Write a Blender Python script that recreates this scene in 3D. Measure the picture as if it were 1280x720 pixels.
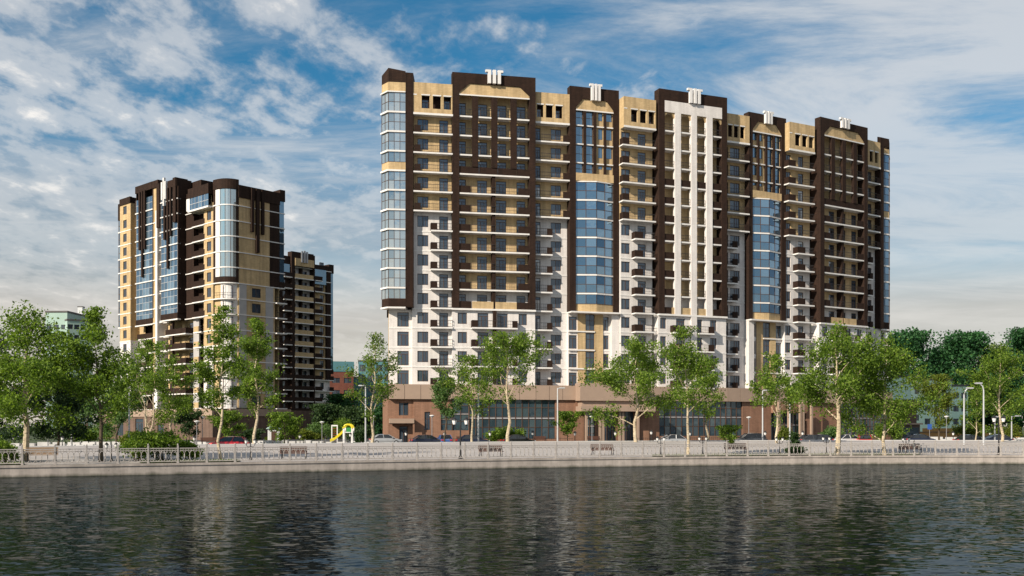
import bpy, math, random
import numpy as np
R = math.radians
random.seed(7)
for o in list(bpy.data.objects): bpy.data.objects.remove(o)
SC = bpy.context.scene
COL = SC.collection

# ------------------------------------------------------------------ camera
F = 1244.44; HC = 2.45; YH = 534.0
cam = bpy.data.cameras.new('camera'); camo = bpy.data.objects.new('camera', cam); COL.objects.link(camo)
camo.location = (0, 0, HC); camo.rotation_euler = (R(90), 0, 0)
cam.lens = 35; cam.sensor_width = 36; cam.shift_y = 174/1280; cam.clip_start = 0.5; cam.clip_end = 8000
SC.camera = camo

# ------------------------------------------------------------------ light
SUN_AZ = 44.0      # degrees left of straight behind the camera
SUN_EL = 29.0
sx, sy = -math.sin(R(SUN_AZ)), -math.cos(R(SUN_AZ))
sun = bpy.data.lights.new('sun', 'SUN'); suno = bpy.data.objects.new('sun', sun); COL.objects.link(suno)
sun.energy = 5.0; sun.angle = R(0.5); sun.color = (1.0, 0.885, 0.73)
from mathutils import Vector
sd = Vector((sx*math.cos(R(SUN_EL)), sy*math.cos(R(SUN_EL)), math.sin(R(SUN_EL))))
suno.rotation_euler = sd.to_track_quat('Z', 'Y').to_euler()
suno.location = (-60, -60, 80)
SC.view_settings.view_transform = 'Standard'; SC.view_settings.look = 'None'
SC.view_settings.exposure = 0.42; SC.view_settings.gamma = 1.0
SC.view_settings.use_curve_mapping = False

W = bpy.data.worlds.new('World'); SC.world = W; W.use_nodes = True
nt = W.node_tree; N = nt.nodes; L = nt.links
bg = N['Background']; bg.inputs[1].default_value = 0.073
def nd(t, **kw):
    n = N.new(t)
    for k, v in kw.items(): setattr(n, k, v)
    return n
def mth(op, a, b=None, clamp=False):
    n = nd('ShaderNodeMath', operation=op); n.use_clamp = clamp
    for i, v in enumerate((a, b)):
        if v is None: continue
        if isinstance(v, (int, float)): n.inputs[i].default_value = v
        else: L.new(v, n.inputs[i])
    return n.outputs[0]
def ramp(sock, stops, interp='LINEAR'):
    n = nd('ShaderNodeValToRGB'); L.new(sock, n.inputs[0]); n.color_ramp.interpolation = interp
    e = n.color_ramp.elements
    while len(e) < len(stops): e.new(0.5)
    for el, (p, c) in zip(e, stops):
        el.position = p; el.color = c if isinstance(c, tuple) else (c, c, c, 1)
    return n.outputs[0]
def mixc(f, a, b):
    n = nd('ShaderNodeMix', data_type='RGBA')
    if isinstance(f, (int, float)): n.inputs[0].default_value = f
    else: L.new(f, n.inputs[0])
    for i, v in ((6, a), (7, b)):
        if isinstance(v, tuple): n.inputs[i].default_value = v
        else: L.new(v, n.inputs[i])
    return n.outputs[2]
sky = nd('ShaderNodeTexSky', sky_type='NISHITA'); sky.sun_disc = False
sky.sun_elevation = R(SUN_EL); sky.sun_rotation = math.atan2(sx, sy)
sky.air_density = 1.0; sky.dust_density = 0.6; sky.ozone_density = 2.2; sky.altitude = 100
tc = nd('ShaderNodeTexCoord'); sep = nd('ShaderNodeSeparateXYZ'); L.new(tc.outputs['Generated'], sep.inputs[0])
dx, dy, dz = sep.outputs
zc = mth('ADD', mth('MAXIMUM', dz, 0.0), 0.10)
comb = nd('ShaderNodeCombineXYZ'); L.new(mth('DIVIDE', dx, zc), comb.inputs[0]); L.new(mth('DIVIDE', dy, zc), comb.inputs[1])
def noise(vec, scale, detail, rough, dist=0.0, rot=0.0, sc=(1, 1, 1), loc=(0, 0, 0)):
    mp = nd('ShaderNodeMapping'); mp.inputs[1].default_value = loc; mp.inputs[2].default_value = (0, 0, rot); mp.inputs[3].default_value = sc
    L.new(vec, mp.inputs[0])
    n = nd('ShaderNodeTexNoise'); L.new(mp.outputs[0], n.inputs['Vector'])
    n.inputs['Scale'].default_value = scale; n.inputs['Detail'].default_value = detail
    n.inputs['Roughness'].default_value = rough; n.inputs['Distortion'].default_value = dist
    return n.outputs[0]
P0 = comb.outputs[0]
big = noise(P0, 0.75, 3, 0.5, 0.3, loc=(1.3, 0.6, 0))
puff = noise(P0, 6.0, 9, 0.60, 0.12, rot=0.75, sc=(1.25, 0.8, 1))
wisp = noise(P0, 1.5, 10, 0.66, 0.45, rot=-0.65, sc=(0.6, 1.3, 1), loc=(4.1, 2.2, 0))
left = ramp(mth('ADD', mth('MULTIPLY', dx, 1.0), 0.5), [(0.02, 1.0), (0.30, 0.72), (0.50, 0.12), (1.0, 0.0)])
right = ramp(mth('ADD', mth('MULTIPLY', dx, 1.0), 0.5), [(0.30, 0.25), (0.62, 0.7), (0.95, 1.0)])
pf = mth('ADD', mth('ADD', mth('MULTIPLY', puff, 0.62), mth('MULTIPLY', big, 0.42)), mth('MULTIPLY', left, 0.17))
mA = ramp(pf, [(0.525, 0.0), (0.69, 0.58), (0.83, 1.0)], 'EASE')
wf = mth('ADD', mth('ADD', mth('MULTIPLY', wisp, 0.75), mth('MULTIPLY', big, 0.25)), mth('MULTIPLY', right, 0.16))
mB = mth('MULTIPLY', ramp(wf, [(0.45, 0.0), (0.68, 0.9)], 'EASE'), 0.80)
el_fade = ramp(dz, [(0.02, 0.1), (0.16, 0.65), (0.28, 1.0)])
mask = mth('MULTIPLY', mth('MAXIMUM', mA, mB), el_fade, True)
tint = mixc(1.0, sky.outputs[0], sky.outputs[0])
mulT = nd('ShaderNodeMix', data_type='RGBA', blend_type='MULTIPLY'); mulT.inputs[0].default_value = 1.0
L.new(sky.outputs[0], mulT.inputs[6]); mulT.inputs[7].default_value = (0.30, 0.90, 1.06, 1)
# pale band of far cloud low over the horizon
band = mth('MULTIPLY', ramp(dz, [(0.0, 1.0), (0.10, 0.92), (0.17, 0.48), (0.28, 0.0)], 'EASE'), 0.9)
bankn = noise(tc.outputs['Generated'], 3.0, 6, 0.6, 0.4, sc=(1, 1, 7))
bankc = mixc(ramp(bankn, [(0.35, 0.0), (0.65, 1.0)]), (5.5, 4.5, 3.7, 1), (8.2, 7.1, 6.0, 1))
sk1 = mixc(band, mulT.outputs[2], bankc)
ccol = mixc(ramp(mth('MAXIMUM', mA, mth('MULTIPLY', mB, 0.72)), [(0.2, 0.0), (0.95, 1.0)]), (6.0, 6.2, 6.4, 1), (10.6, 10.1, 9.5, 1))
skf = mixc(mask, sk1, ccol)
L.new(skf, bg.inputs[0])

# ------------------------------------------------------------------ materials
MAT = {}
class Mt:
    def __init__(s, name, rough=0.7, metal=0.0, spec=0.5):
        s.m = bpy.data.materials.new(name); s.m.use_nodes = True
        s.t = s.m.node_tree; s.p = s.t.nodes['Principled BSDF']; s.out = s.t.nodes['Material Output']
        s.p.inputs['Roughness'].default_value = rough; s.p.inputs['Metallic'].default_value = metal
        s.p.inputs['Specular IOR Level'].default_value = spec
        MAT[name] = s.m
    def n(s, t, **kw):
        n = s.t.nodes.new(t)
        for k, v in kw.items():
            if k in n.inputs.keys(): n.inputs[k].default_value = v
            else: setattr(n, k, v)
        return n
    def l(s, a, b): s.t.links.new(a, b)
    def vec(s, kind='UV', sc=(1, 1, 1)):
        t = s.n('ShaderNodeTexCoord'); m = s.n('ShaderNodeMapping'); m.inputs[3].default_value = sc
        s.l(t.outputs[kind], m.inputs[0]); return m.outputs[0]
    def noise(s, vec, scale, detail=4, rough=0.6):
        n = s.n('ShaderNodeTexNoise'); s.l(vec, n.inputs['Vector'])
        n.inputs['Scale'].default_value = scale; n.inputs['Detail'].default_value = detail; n.inputs['Roughness'].default_value = rough
        return n.outputs[0]
    def ramp(s, sock, stops):
        n = s.n('ShaderNodeValToRGB'); s.l(sock, n.inputs[0]); e = n.color_ramp.elements
        while len(e) < len(stops): e.new(0.5)
        for el, (p, c) in zip(e, stops):
            el.position = p; el.color = (c, c, c, 1) if isinstance(c, (int, float)) else (*c, 1)
        return n.outputs[0]
    def mix(s, f, a, b, blend='MIX'):
        n = s.n('ShaderNodeMix', data_type='RGBA', blend_type=blend)
        if isinstance(f, (int, float)): n.inputs[0].default_value = f
        else: s.l(f, n.inputs[0])
        for i, v in ((6, a), (7, b)):
            if isinstance(v, tuple): n.inputs[i].default_value = (*v, 1)
            else: s.l(v, n.inputs[i])
        return n.outputs[2]
    def base(s, c):
        if isinstance(c, tuple): s.p.inputs['Base Color'].default_value = (*c, 1)
        else: s.l(c, s.p.inputs['Base Color'])
    def bump(s, h, strength=0.3, dist=0.02):
        b = s.n('ShaderNodeBump'); b.inputs['Strength'].default_value = strength; b.inputs['Distance'].default_value = dist
        s.l(h, b.inputs['Height']); s.l(b.outputs[0], s.p.inputs['Normal'])

def brick_mat(name, c1, c2, mortar, bw=0.5, bh=0.17, ms=0.018, rough=0.85, stain=0.25):
    a = Mt(name, rough, spec=0.2); v = a.vec('UV')
    b = a.n('ShaderNodeTexBrick'); a.l(v, b.inputs['Vector'])
    b.inputs['Color1'].default_value = (*c1, 1); b.inputs['Color2'].default_value = (*c2, 1); b.inputs['Mortar'].default_value = (*mortar, 1)
    b.inputs['Scale'].default_value = 1; b.inputs['Brick Width'].default_value = bw; b.inputs['Row Height'].default_value = bh
    b.inputs['Mortar Size'].default_value = ms; b.inputs['Bias'].default_value = 0.0
    n = a.noise(v, 0.35, 5, 0.65)
    st = a.ramp(n, [(0.3, 1 - stain), (0.7, 1.0)])
    sk = a.ramp(a.noise(a.vec('UV', (1.6, .10, 1)), 1.0, 5, 0.65), [(0.33, 1-stain*1.3), (0.62, 1.0)])
    a.base(a.mix(1.0, a.mix(1.0, b.outputs[0], st, 'MULTIPLY'), sk, 'MULTIPLY'))
    a.bump(b.outputs[1], -0.25, 0.02)
brick_mat('tan_brick', (0.66, 0.48, 0.26), (0.57, 0.405, 0.21), (0.52, 0.39, 0.24))
brick_mat('white_brick', (0.80, 0.76, 0.73), (0.74, 0.70, 0.675), (0.64, 0.61, 0.60), stain=0.14)
brick_mat('brown_brick', (0.034, 0.017, 0.011), (0.019, 0.0095, 0.006), (0.055, 0.031, 0.022), stain=0.3)
brick_mat('podium_brick', (0.335, 0.185, 0.122), (0.285, 0.155, 0.102), (0.24, 0.145, 0.105), bw=0.55, bh=0.2, stain=0.2)
brick_mat('podium_dark', (0.20, 0.13, 0.10), (0.17, 0.11, 0.085), (0.15, 0.11, 0.09), bw=0.55, bh=0.2, stain=0.25)
brick_mat('red_brick', (0.22, 0.065, 0.04), (0.17, 0.05, 0.035), (0.2, 0.12, 0.1), stain=0.2)

def noisy(name, c1, c2, scale=1.5, rough=0.8, metal=0.0, coord='Object', spec=0.4, bump=0.0, sc=(1, 1, 1)):
    a = Mt(name, rough, metal, spec); v = a.vec(coord, sc)
    n = a.noise(v, scale, 6, 0.62)
    a.base(a.mix(a.ramp(n, [(0.32, 0.0), (0.68, 1.0)]), c1, c2))
    if bump: a.bump(a.noise(v, scale*6, 5, 0.6), bump, 0.03)
    return a
noisy('slab_white', (0.74, 0.72, 0.70), (0.62, 0.60, 0.58), 0.8, 0.7)
noisy('fascia', (0.37, 0.27, 0.205), (0.33, 0.24, 0.185), 0.6, 0.5, 0.1)
noisy('fascia_joint', (0.05, 0.035, 0.03), (0.04, 0.03, 0.025), 1)
noisy('frame_brown', (0.10, 0.055, 0.035), (0.075, 0.042, 0.028), 1, 0.5)
noisy('grey_stone', (0.42, 0.40, 0.39), (0.34, 0.33, 0.33), 0.6, 0.8)
noisy('finial_white', (0.72, 0.70, 0.69), (0.62, 0.61, 0.60), 0.6, 0.5)
noisy('rail_dark', (0.045, 0.04, 0.04), (0.035, 0.03, 0.03), 2, 0.5, 0.3)
noisy('roof', (0.12, 0.11, 0.11), (0.09, 0.085, 0.085), 0.5, 0.9)
noisy('metal_grey', (0.33, 0.33, 0.35), (0.27, 0.27, 0.29), 3, 0.45, 0.5)
noisy('metal_light', (0.55, 0.56, 0.58), (0.48, 0.49, 0.51), 3, 0.4, 0.4)
noisy('metal_black', (0.02, 0.02, 0.022), (0.03, 0.03, 0.032), 3, 0.45, 0.3)
noisy('railing_stone', (0.38, 0.35, 0.33), (0.31, 0.285, 0.27), 3, 0.7)
noisy('lamp_glass', (0.80, 0.79, 0.77), (0.74, 0.73, 0.72), 3, 0.25)
noisy('wood', (0.12, 0.052, 0.034), (0.08, 0.036, 0.024), 4, 0.6, sc=(1, 9, 9))
noisy('wood_tan', (0.32, 0.22, 0.14), (0.24, 0.16, 0.10), 4, 0.6, sc=(1, 9, 9))
noisy('yellow_plastic', (0.75, 0.62, 0.03), (0.70, 0.56, 0.03), 2, 0.35)
noisy('green_paint', (0.03, 0.22, 0.06), (0.03, 0.18, 0.05), 2, 0.4)
noisy('red_paint', (0.5, 0.03, 0.03), (0.4, 0.03, 0.03), 2, 0.4)
noisy('blue_paint', (0.03, 0.1, 0.35), (0.03, 0.08, 0.3), 2, 0.4)
noisy('white_paint', (0.74, 0.73, 0.72), (0.62, 0.61, 0.60), 1.2, 0.6)
noisy('mint_wall', (0.66, 0.86, 0.70), (0.60, 0.80, 0.65), 0.2, 0.85)
noisy('green_wall', (0.34, 0.46, 0.41), (0.30, 0.41, 0.37), 0.2, 0.85)
noisy('teal_wall', (0.09, 0.22, 0.25), (0.07, 0.18, 0.21), 0.2, 0.6)
noisy('orange_wall', (0.45, 0.24, 0.08), (0.4, 0.21, 0.07), 0.4, 0.8)
noisy('tyre', (0.015, 0.015, 0.016), (0.02, 0.02, 0.02), 3, 0.85)
noisy('car_trim', (0.02, 0.02, 0.022), (0.03, 0.03, 0.03), 3, 0.5)
noisy('tail_red', (0.45, 0.01, 0.01), (0.4, 0.01, 0.01), 3, 0.2)
noisy('headlamp', (0.75, 0.76, 0.78), (0.7, 0.7, 0.72), 3, 0.15)
for nm, c in (('car_red', (0.55, 0.014, 0.02)), ('car_blue', (0.05, 0.12, 0.34)), ('car_navy', (0.012, 0.018, 0.045)), ('car_black', (0.012, 0.012, 0.014)),
              ('car_grey', (0.07, 0.075, 0.085)), ('car_silver', (0.42, 0.43, 0.45)), ('car_white', (0.72, 0.72, 0.71))):
    a = noisy(nm, c, tuple(x*0.9 for x in c), 1.0, 0.28, 0.25); a.p.inputs['Coat Weight'].default_value = 0.8; a.p.inputs['Coat Roughness'].default_value = 0.06

def glass_mat(name, stops, rough=0.06, metal=0.35, spec=0.9, wav=0.02):
    a = Mt(name, rough, metal, spec)
    g = a.n('ShaderNodeNewGeometry')
    a.base(a.ramp(g.outputs['Random Per Island'], stops))
    n = a.noise(a.vec('Object'), 0.55, 2, 0.5); a.bump(n, wav, 0.6)
    wn = a.n('ShaderNodeTexWhiteNoise', noise_dimensions='1D'); a.l(g.outputs['Random Per Island'], wn.inputs['W'])
    def vm(op, x, y):
        q = a.n('ShaderNodeVectorMath', operation=op)
        for i, v in enumerate((x, y)):
            if isinstance(v, tuple): q.inputs[i].default_value = v
            elif v is not None: a.l(v, q.inputs[i])
        return q.outputs[0]
    tilt = vm('NORMALIZE', vm('ADD', g.outputs['Normal'], vm('MULTIPLY', vm('SUBTRACT', wn.outputs['Color'], (.5, .5, .5)), (.05, .05, .05))), None)
    bn = [x for x in a.t.nodes if x.type == 'BUMP'][0]; a.l(tilt, bn.inputs['Normal'])
    return a
glass_mat('glass', [(0.0, (0.035, 0.055, 0.085)), (0.5, (0.07, 0.10, 0.14)), (0.8, (0.13, 0.17, 0.21)), (0.95, (0.32, 0.33, 0.34))], 0.05, 0.45)
glass_mat('glass_bay', [(0.0, (0.05, 0.12, 0.21)), (0.5, (0.11, 0.21, 0.32)), (1.0, (0.28, 0.42, 0.54))], 0.03, 0.72, 0.9, 0.06)
glass_mat('glass_corner', [(0.0, (0.34, 0.42, 0.46)), (0.6, (0.46, 0.53, 0.56)), (1.0, (0.60, 0.65, 0.66))], 0.04, 0.75, 0.9, 0.05)
glass_mat('glass_shop', [(0.0, (0.035, 0.06, 0.08)), (0.6, (0.05, 0.085, 0.11)), (1.0, (0.09, 0.13, 0.15))], 0.05, 0.35, 0.9, 0.03)
glass_mat('glass_car', [(0.0, (0.015, 0.018, 0.022)), (1.0, (0.02, 0.025, 0.03))], 0.04, 0.1, 0.8, 0.0)

a = noisy('concrete', (0.46, 0.405, 0.37), (0.30, 0.265, 0.24), 0.8, 0.9, bump=0.3)
v = a.vec('Object', (1, 1, 0.12)); st = a.noise(v, 2.2, 6, 0.7)
src = a.p.inputs['Base Color'].links[0].from_socket
v2 = a.vec('Object'); sp = a.ramp(a.noise(v2, 7.0, 2, 0.5), [(0.24, 0.45), (0.30, 1.0)])
a.base(a.mix(1.0, a.mix(a.ramp(st, [(0.35, 0.5), (0.6, 0.0)]), src, (0.20, 0.18, 0.165)), sp, 'MULTIPLY'))
sz = a.n('ShaderNodeSeparateXYZ'); tcx = a.n('ShaderNodeTexCoord'); a.l(tcx.outputs['Object'], sz.inputs[0])
zn = a.n('ShaderNodeMath', operation='MULTIPLY_ADD'); a.l(a.noise(a.vec('Object', (1, 1, .3)), 1.6, 4, 0.6), zn.inputs[0]); zn.inputs[1].default_value = -.35; a.l(sz.outputs[2], zn.inputs[2])
wl_ = a.n('ShaderNodeMapRange'); wl_.inputs[1].default_value = -.95; wl_.inputs[2].default_value = -.72; a.l(zn.outputs[0], wl_.inputs[0])
a.base(a.mix(wl_.outputs[0], (0.075, 0.075, 0.055), a.p.inputs['Base Color'].links[0].from_socket))
a = noisy('paving', (0.44, 0.41, 0.395), (0.36, 0.335, 0.325), 0.25, 0.9)
src = a.p.inputs['Base Color'].links[0].from_socket
b = a.n('ShaderNodeTexBrick'); a.l(a.vec('Object'), b.inputs['Vector'])
b.inputs['Color1'].default_value = (1, 1, 1, 1); b.inputs['Color2'].default_value = (0.88, 0.88, 0.89, 1); b.inputs['Mortar'].default_value = (0.72, 0.72, 0.72, 1)
b.inputs['Scale'].default_value = 1; b.inputs['Brick Width'].default_value = 0.6; b.inputs['Row Height'].default_value = 0.3; b.inputs['Mortar Size'].default_value = 0.012
a.base(a.mix(1.0, src, b.outputs[0], 'MULTIPLY'))
noisy('asphalt', (0.062, 0.062, 0.064), (0.045, 0.045, 0.047), 0.5, 0.92)
noisy('kerb_white', (0.62, 0.61, 0.60), (0.46, 0.45, 0.44), 0.7, 0.8)
noisy('ground_green', (0.045, 0.065, 0.022), (0.028, 0.045, 0.016), 0.15, 1.0)
noisy('grass', (0.055, 0.085, 0.02), (0.035, 0.06, 0.014), 2.0, 1.0)

a = Mt('birch_bark', 0.85, spec=0.2)
v = a.vec('Object'); n1 = a.noise(a.vec('Object', (1.2, 1.2, 5)), 2.6, 5, 0.7); n2 = a.noise(v, 0.8, 4, 0.6)
c = a.mix(a.ramp(n2, [(0.35, 0.0), (0.7, 1.0)]), (0.56, 0.47, 0.34), (0.33, 0.26, 0.17))
a.base(a.mix(a.ramp(n1, [(0.54, 0.0), (0.63, 1.0)]), c, (0.06, 0.05, 0.04)))
a.bump(n1, 0.4, 0.02)
noisy('bark_dark', (0.10, 0.075, 0.05), (0.06, 0.045, 0.03), 3, 0.95, bump=0.4, sc=(3, 3, 0.5))

def leaf_mat(name, stops, trans=0.45):
    a = Mt(name, 0.6, spec=0.25)
    g = a.n('ShaderNodeNewGeometry'); c = a.ramp(g.outputs['Random Per Island'], stops)
    a.base(c)
    t = a.n('ShaderNodeBsdfTranslucent'); a.l(a.mix(1.0, c, (1.25, 1.3, 0.6), 'MULTIPLY'), t.inputs[0])
    m = a.n('ShaderNodeMixShader'); m.inputs[0].default_value = trans
    a.l(a.p.outputs[0], m.inputs[1]); a.l(t.outputs[0], m.inputs[2]); a.l(m.outputs[0], a.out.inputs[0])
leaf_mat('leaf_birch', [(0.0, (0.045, 0.09, 0.012)), (0.5, (0.12, 0.20, 0.025)), (1.0, (0.24, 0.345, 0.05))], 0.5)
leaf_mat('leaf_dark', [(0.0, (0.016, 0.040, 0.014)), (0.5, (0.032, 0.066, 0.020)), (1.0, (0.055, 0.095, 0.028))], 0.3)
leaf_mat('leaf_light', [(0.0, (0.06, 0.13, 0.035)), (0.5, (0.10, 0.18, 0.055)), (1.0, (0.16, 0.25, 0.085))])
leaf_mat('leaf_yellow', [(0.0, (0.08, 0.11, 0.012)), (0.5, (0.12, 0.16, 0.02)), (1.0, (0.18, 0.21, 0.035))])
leaf_mat('leaf_far', [(0.0, (0.012, 0.05, 0.018)), (0.5, (0.028, 0.095, 0.030)), (1.0, (0.055, 0.155, 0.05))], 0.3)
leaf_mat('leaf_red', [(0.0, (0.05, 0.015, 0.012)), (1.0, (0.10, 0.035, 0.02))], 0.3)

# water: small wind ripples over a dark river
a = Mt('river_water', 0.03, spec=0.0)
a.base((0.004, 0.007, 0.009))
def vmath(op, x, y=None):
    n = a.n('ShaderNodeVectorMath', operation=op)
    for k, q in enumerate((x, y)):
        if q is None: continue
        if isinstance(q, tuple): n.inputs[k].default_value = q
        else: a.l(q, n.inputs[k])
    return n.outputs[0]
def ripple(scale, detail, sc, amp, peaked=False):   # random surface slopes at one wave size
    n = a.n('ShaderNodeTexNoise'); a.l(a.vec('Object', sc), n.inputs['Vector']); n.inputs['Scale'].default_value = scale; n.inputs['Detail'].default_value = detail; n.inputs['Roughness'].default_value = 0.6
    v = vmath('SUBTRACT', n.outputs['Color'], (0.5, 0.5, 0.5))
    if peaked: v = vmath('MULTIPLY', v, vmath('ABSOLUTE', v))      # mostly calm, now and then a steep crest
    return vmath('MULTIPLY', v, (amp*.8, amp*1.1, 0.0))
sl = vmath('ADD', vmath('ADD', vmath('ADD', ripple(2.3, 2, (0.5, 1.0, 1), 1.9, True), ripple(5.5, 1, (0.5, 1.0, 1), 1.7, True)), ripple(0.4, 2, (0.5, 1, 1), 0.08)), (0.0, 0.0, 1.0))
bp = a.n('ShaderNodeVectorMath', operation='NORMALIZE'); a.l(sl, bp.inputs[0])
gl = a.n('ShaderNodeBsdfGlossy'); gl.inputs['Color'].default_value = (0.42, 0.46, 0.48, 1); gl.inputs['Roughness'].default_value = 0.02; a.l(bp.outputs[0], gl.inputs['Normal'])
fr = a.n('ShaderNodeFresnel'); fr.inputs['IOR'].default_value = 1.33; a.l(bp.outputs[0], fr.inputs['Normal'])
mx = a.n('ShaderNodeMixShader'); a.l(fr.outputs[0], mx.inputs[0]); a.l(a.p.outputs[0], mx.inputs[1]); a.l(gl.outputs[0], mx.inputs[2]); a.l(mx.outputs[0], a.out.inputs[0])

# ------------------------------------------------------------------ helpers
def tag(o, label=None, cat=None, group=None, kind=None):
    if label: o['label'] = label
    if cat: o['category'] = cat
    if group: o['group'] = group
    if kind: o['kind'] = kind
    return o
def empty(name, loc, rz=0, label=None, cat=None, group=None):
    o = bpy.data.objects.new(name, None); COL.objects.link(o); o.location = loc; o.rotation_euler = (0, 0, rz)
    o.empty_display_size = 0.5
    return tag(o, label, cat, group)
class MB:
    def __init__(s): s.v = []; s.f = []; s.uv = []; s.mi = []; s.mats = []; s.sm = []
    def m(s, name):
        if name not in s.mats: s.mats.append(name)
        return s.mats.index(name)
    def quad(s, pts, mat, uv=None, smooth=False):
        i = len(s.v); s.v += [tuple(p) for p in pts]; s.f.append(tuple(range(i, i+len(pts)))); s.mi.append(s.m(mat)); s.sm.append(smooth)
        s.uv += list(uv) if uv else [(p[0]+p[1], p[2]) for p in pts]
    # local axes: x along the facade, y inward, z up; n = outward = -y
    def box(s, x0, x1, y0, y1, z0, z1, mat, top=None, skip=''):
        if x1 < x0: x0, x1 = x1, x0
        if y1 < y0: y0, y1 = y1, y0
        q = s.quad
        if 'f' not in skip: q([(x0, y0, z0), (x1, y0, z0), (x1, y0, z1), (x0, y0, z1)], mat, [(x0, z0), (x1, z0), (x1, z1), (x0, z1)])
        if 'b' not in skip: q([(x1, y1, z0), (x0, y1, z0), (x0, y1, z1), (x1, y1, z1)], mat, [(x1, z0), (x0, z0), (x0, z1), (x1, z1)])
        if 'l' not in skip: q([(x0, y1, z0), (x0, y0, z0), (x0, y0, z1), (x0, y1, z1)], mat, [(y1, z0), (y0, z0), (y0, z1), (y1, z1)])
        if 'r' not in skip: q([(x1, y0, z0), (x1, y1, z0), (x1, y1, z1), (x1, y0, z1)], mat, [(y0, z0), (y1, z0), (y1, z1), (y0, z1)])
        if 't' not in skip: q([(x0, y0, z1), (x1, y0, z1), (x1, y1, z1), (x0, y1, z1)], top or mat, [(x0, y0), (x1, y0), (x1, y1), (x0, y1)])
        if 'u' not in skip: q([(x0, y1, z0), (x1, y1, z0), (x1, y0, z0), (x0, y0, z0)], mat, [(x0, y1), (x1, y1), (x1, y0), (x0, y0)])
    def prism(s, poly, z0, z1, mat, top=None):   # vertical prism over a plan polygon (counter-clockwise)
        n = len(poly); acc = 0
        for i in range(n):
            a, b = poly[i], poly[(i+1) % n]; d = math.hypot(b[0]-a[0], b[1]-a[1])
            s.quad([(*a, z0), (*b, z0), (*b, z1), (*a, z1)], mat, [(acc, z0), (acc+d, z0), (acc+d, z1), (acc, z1)]); acc += d
        s.quad([(*p, z1) for p in poly], top or mat, [(p[0], p[1]) for p in poly])
        s.quad([(*p, z0) for p in reversed(poly)], mat, [(p[0], p[1]) for p in reversed(poly)])
    def slab_poly(s, poly, y0, y1, mat):  # polygon in the facade plane (x,z) with thickness in y
        n = len(poly)
        s.quad([(x, y0, z) for x, z in poly], mat, poly)
        s.quad([(x, y1, z) for x, z in reversed(poly)], mat, list(reversed(poly)))
        for i in range(n):
            (xa, za), (xb, zb) = poly[i], poly[(i+1) % n]
            s.quad([(xa, y1, za), (xb, y1, zb), (xb, y0, zb), (xa, y0, za)], mat)
    def tube(s, pts, rad, mat, n=6, cap=True):
        rings = []
        pts = [Vector(p) for p in pts]
        for i, p in enumerate(pts):
            d = (pts[min(i+1, len(pts)-1)] - pts[max(i-1, 0)])
            if d.length < 1e-6: d = Vector((0, 0, 1))
            d.normalize()
            ref = Vector((0, 0, 1)) if abs(d.z) < 0.9 else Vector((1, 0, 0))
            u = d.cross(ref).normalized(); w = d.cross(u)
            r = rad[i] if isinstance(rad, (list, tuple)) else rad
            rings.append([p + u*(r*math.cos(2*math.pi*k/n)) + w*(r*math.sin(2*math.pi*k/n)) for k in range(n)])
        for i in range(len(rings)-1):
            for k in range(n):
                k2 = (k+1) % n
                s.quad([rings[i][k], rings[i][k2], rings[i+1][k2], rings[i+1][k]], mat, smooth=True)
        if cap:
            s.quad(rings[0][::-1], mat); s.quad(rings[-1], mat)
    def lathe(s, prof, mat, n=10, cx=0, cy=0):
        for i in range(len(prof)-1):
            (r0, z0), (r1, z1) = prof[i], prof[i+1]
            for k in range(n):
                a0, a1 = 2*math.pi*k/n, 2*math.pi*(k+1)/n
                p = [(cx+r0*math.cos(a0), cy+r0*math.sin(a0), z0), (cx+r0*math.cos(a1), cy+r0*math.sin(a1), z0),
                     (cx+r1*math.cos(a1), cy+r1*math.sin(a1), z1), (cx+r1*math.cos(a0), cy+r1*math.sin(a0), z1)]
                if r0 < 1e-6: p = p[1:]
                elif r1 < 1e-6: p = p[:3]
                s.quad(p, mat, smooth=True)
    def add(s, o, T):  # append another MB under transform T (x,y,z,theta)
        X, Y, Z, th = T; c, sn = math.cos(th), math.sin(th); i = len(s.v)
        s.v += [(X+c*x-sn*y, Y+sn*x+c*y, Z+z) for x, y, z in o.v]
        s.f += [tuple(k+i for k in f) for f in o.f]; s.uv += o.uv; s.sm += o.sm
        s.mi += [s.m(o.mats[k]) for k in o.mi]
    def mesh(s, name):
        me = bpy.data.meshes.new(name); me.from_pydata(s.v, [], s.f)
        for k in s.mats: me.materials.append(MAT[k])
        me.polygons.foreach_set('material_index', s.mi); me.polygons.foreach_set('use_smooth', s.sm)
        uvl = me.uv_layers.new(name='uv'); idx = [k for f in s.f for k in f]
        flat = []
        for k in idx: flat += s.uv[k]
        uvl.data.foreach_set('uv', flat)
        me.validate(); me.update(); return me
    def build(s, name, parent=None, loc=(0, 0, 0), rz=0):
        return link(name, s.mesh(name), parent, loc, rz)
def link(name, me, parent=None, loc=(0, 0, 0), rz=0):
    o = bpy.data.objects.new(name, me); COL.objects.link(o); o.location = loc; o.rotation_euler = (0, 0, rz)
    if parent: o.parent = parent
    return o
def copy_tree(o, parent=None):
    c = o.copy(); COL.objects.link(c)
    if parent: c.parent = parent
    for ch in list(o.children): copy_tree(ch, c)
    return c

def XY(x, d): return ((x-640)/F*d, d)
def ZY(y, d): return HC-(y-YH)*d/F

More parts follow.
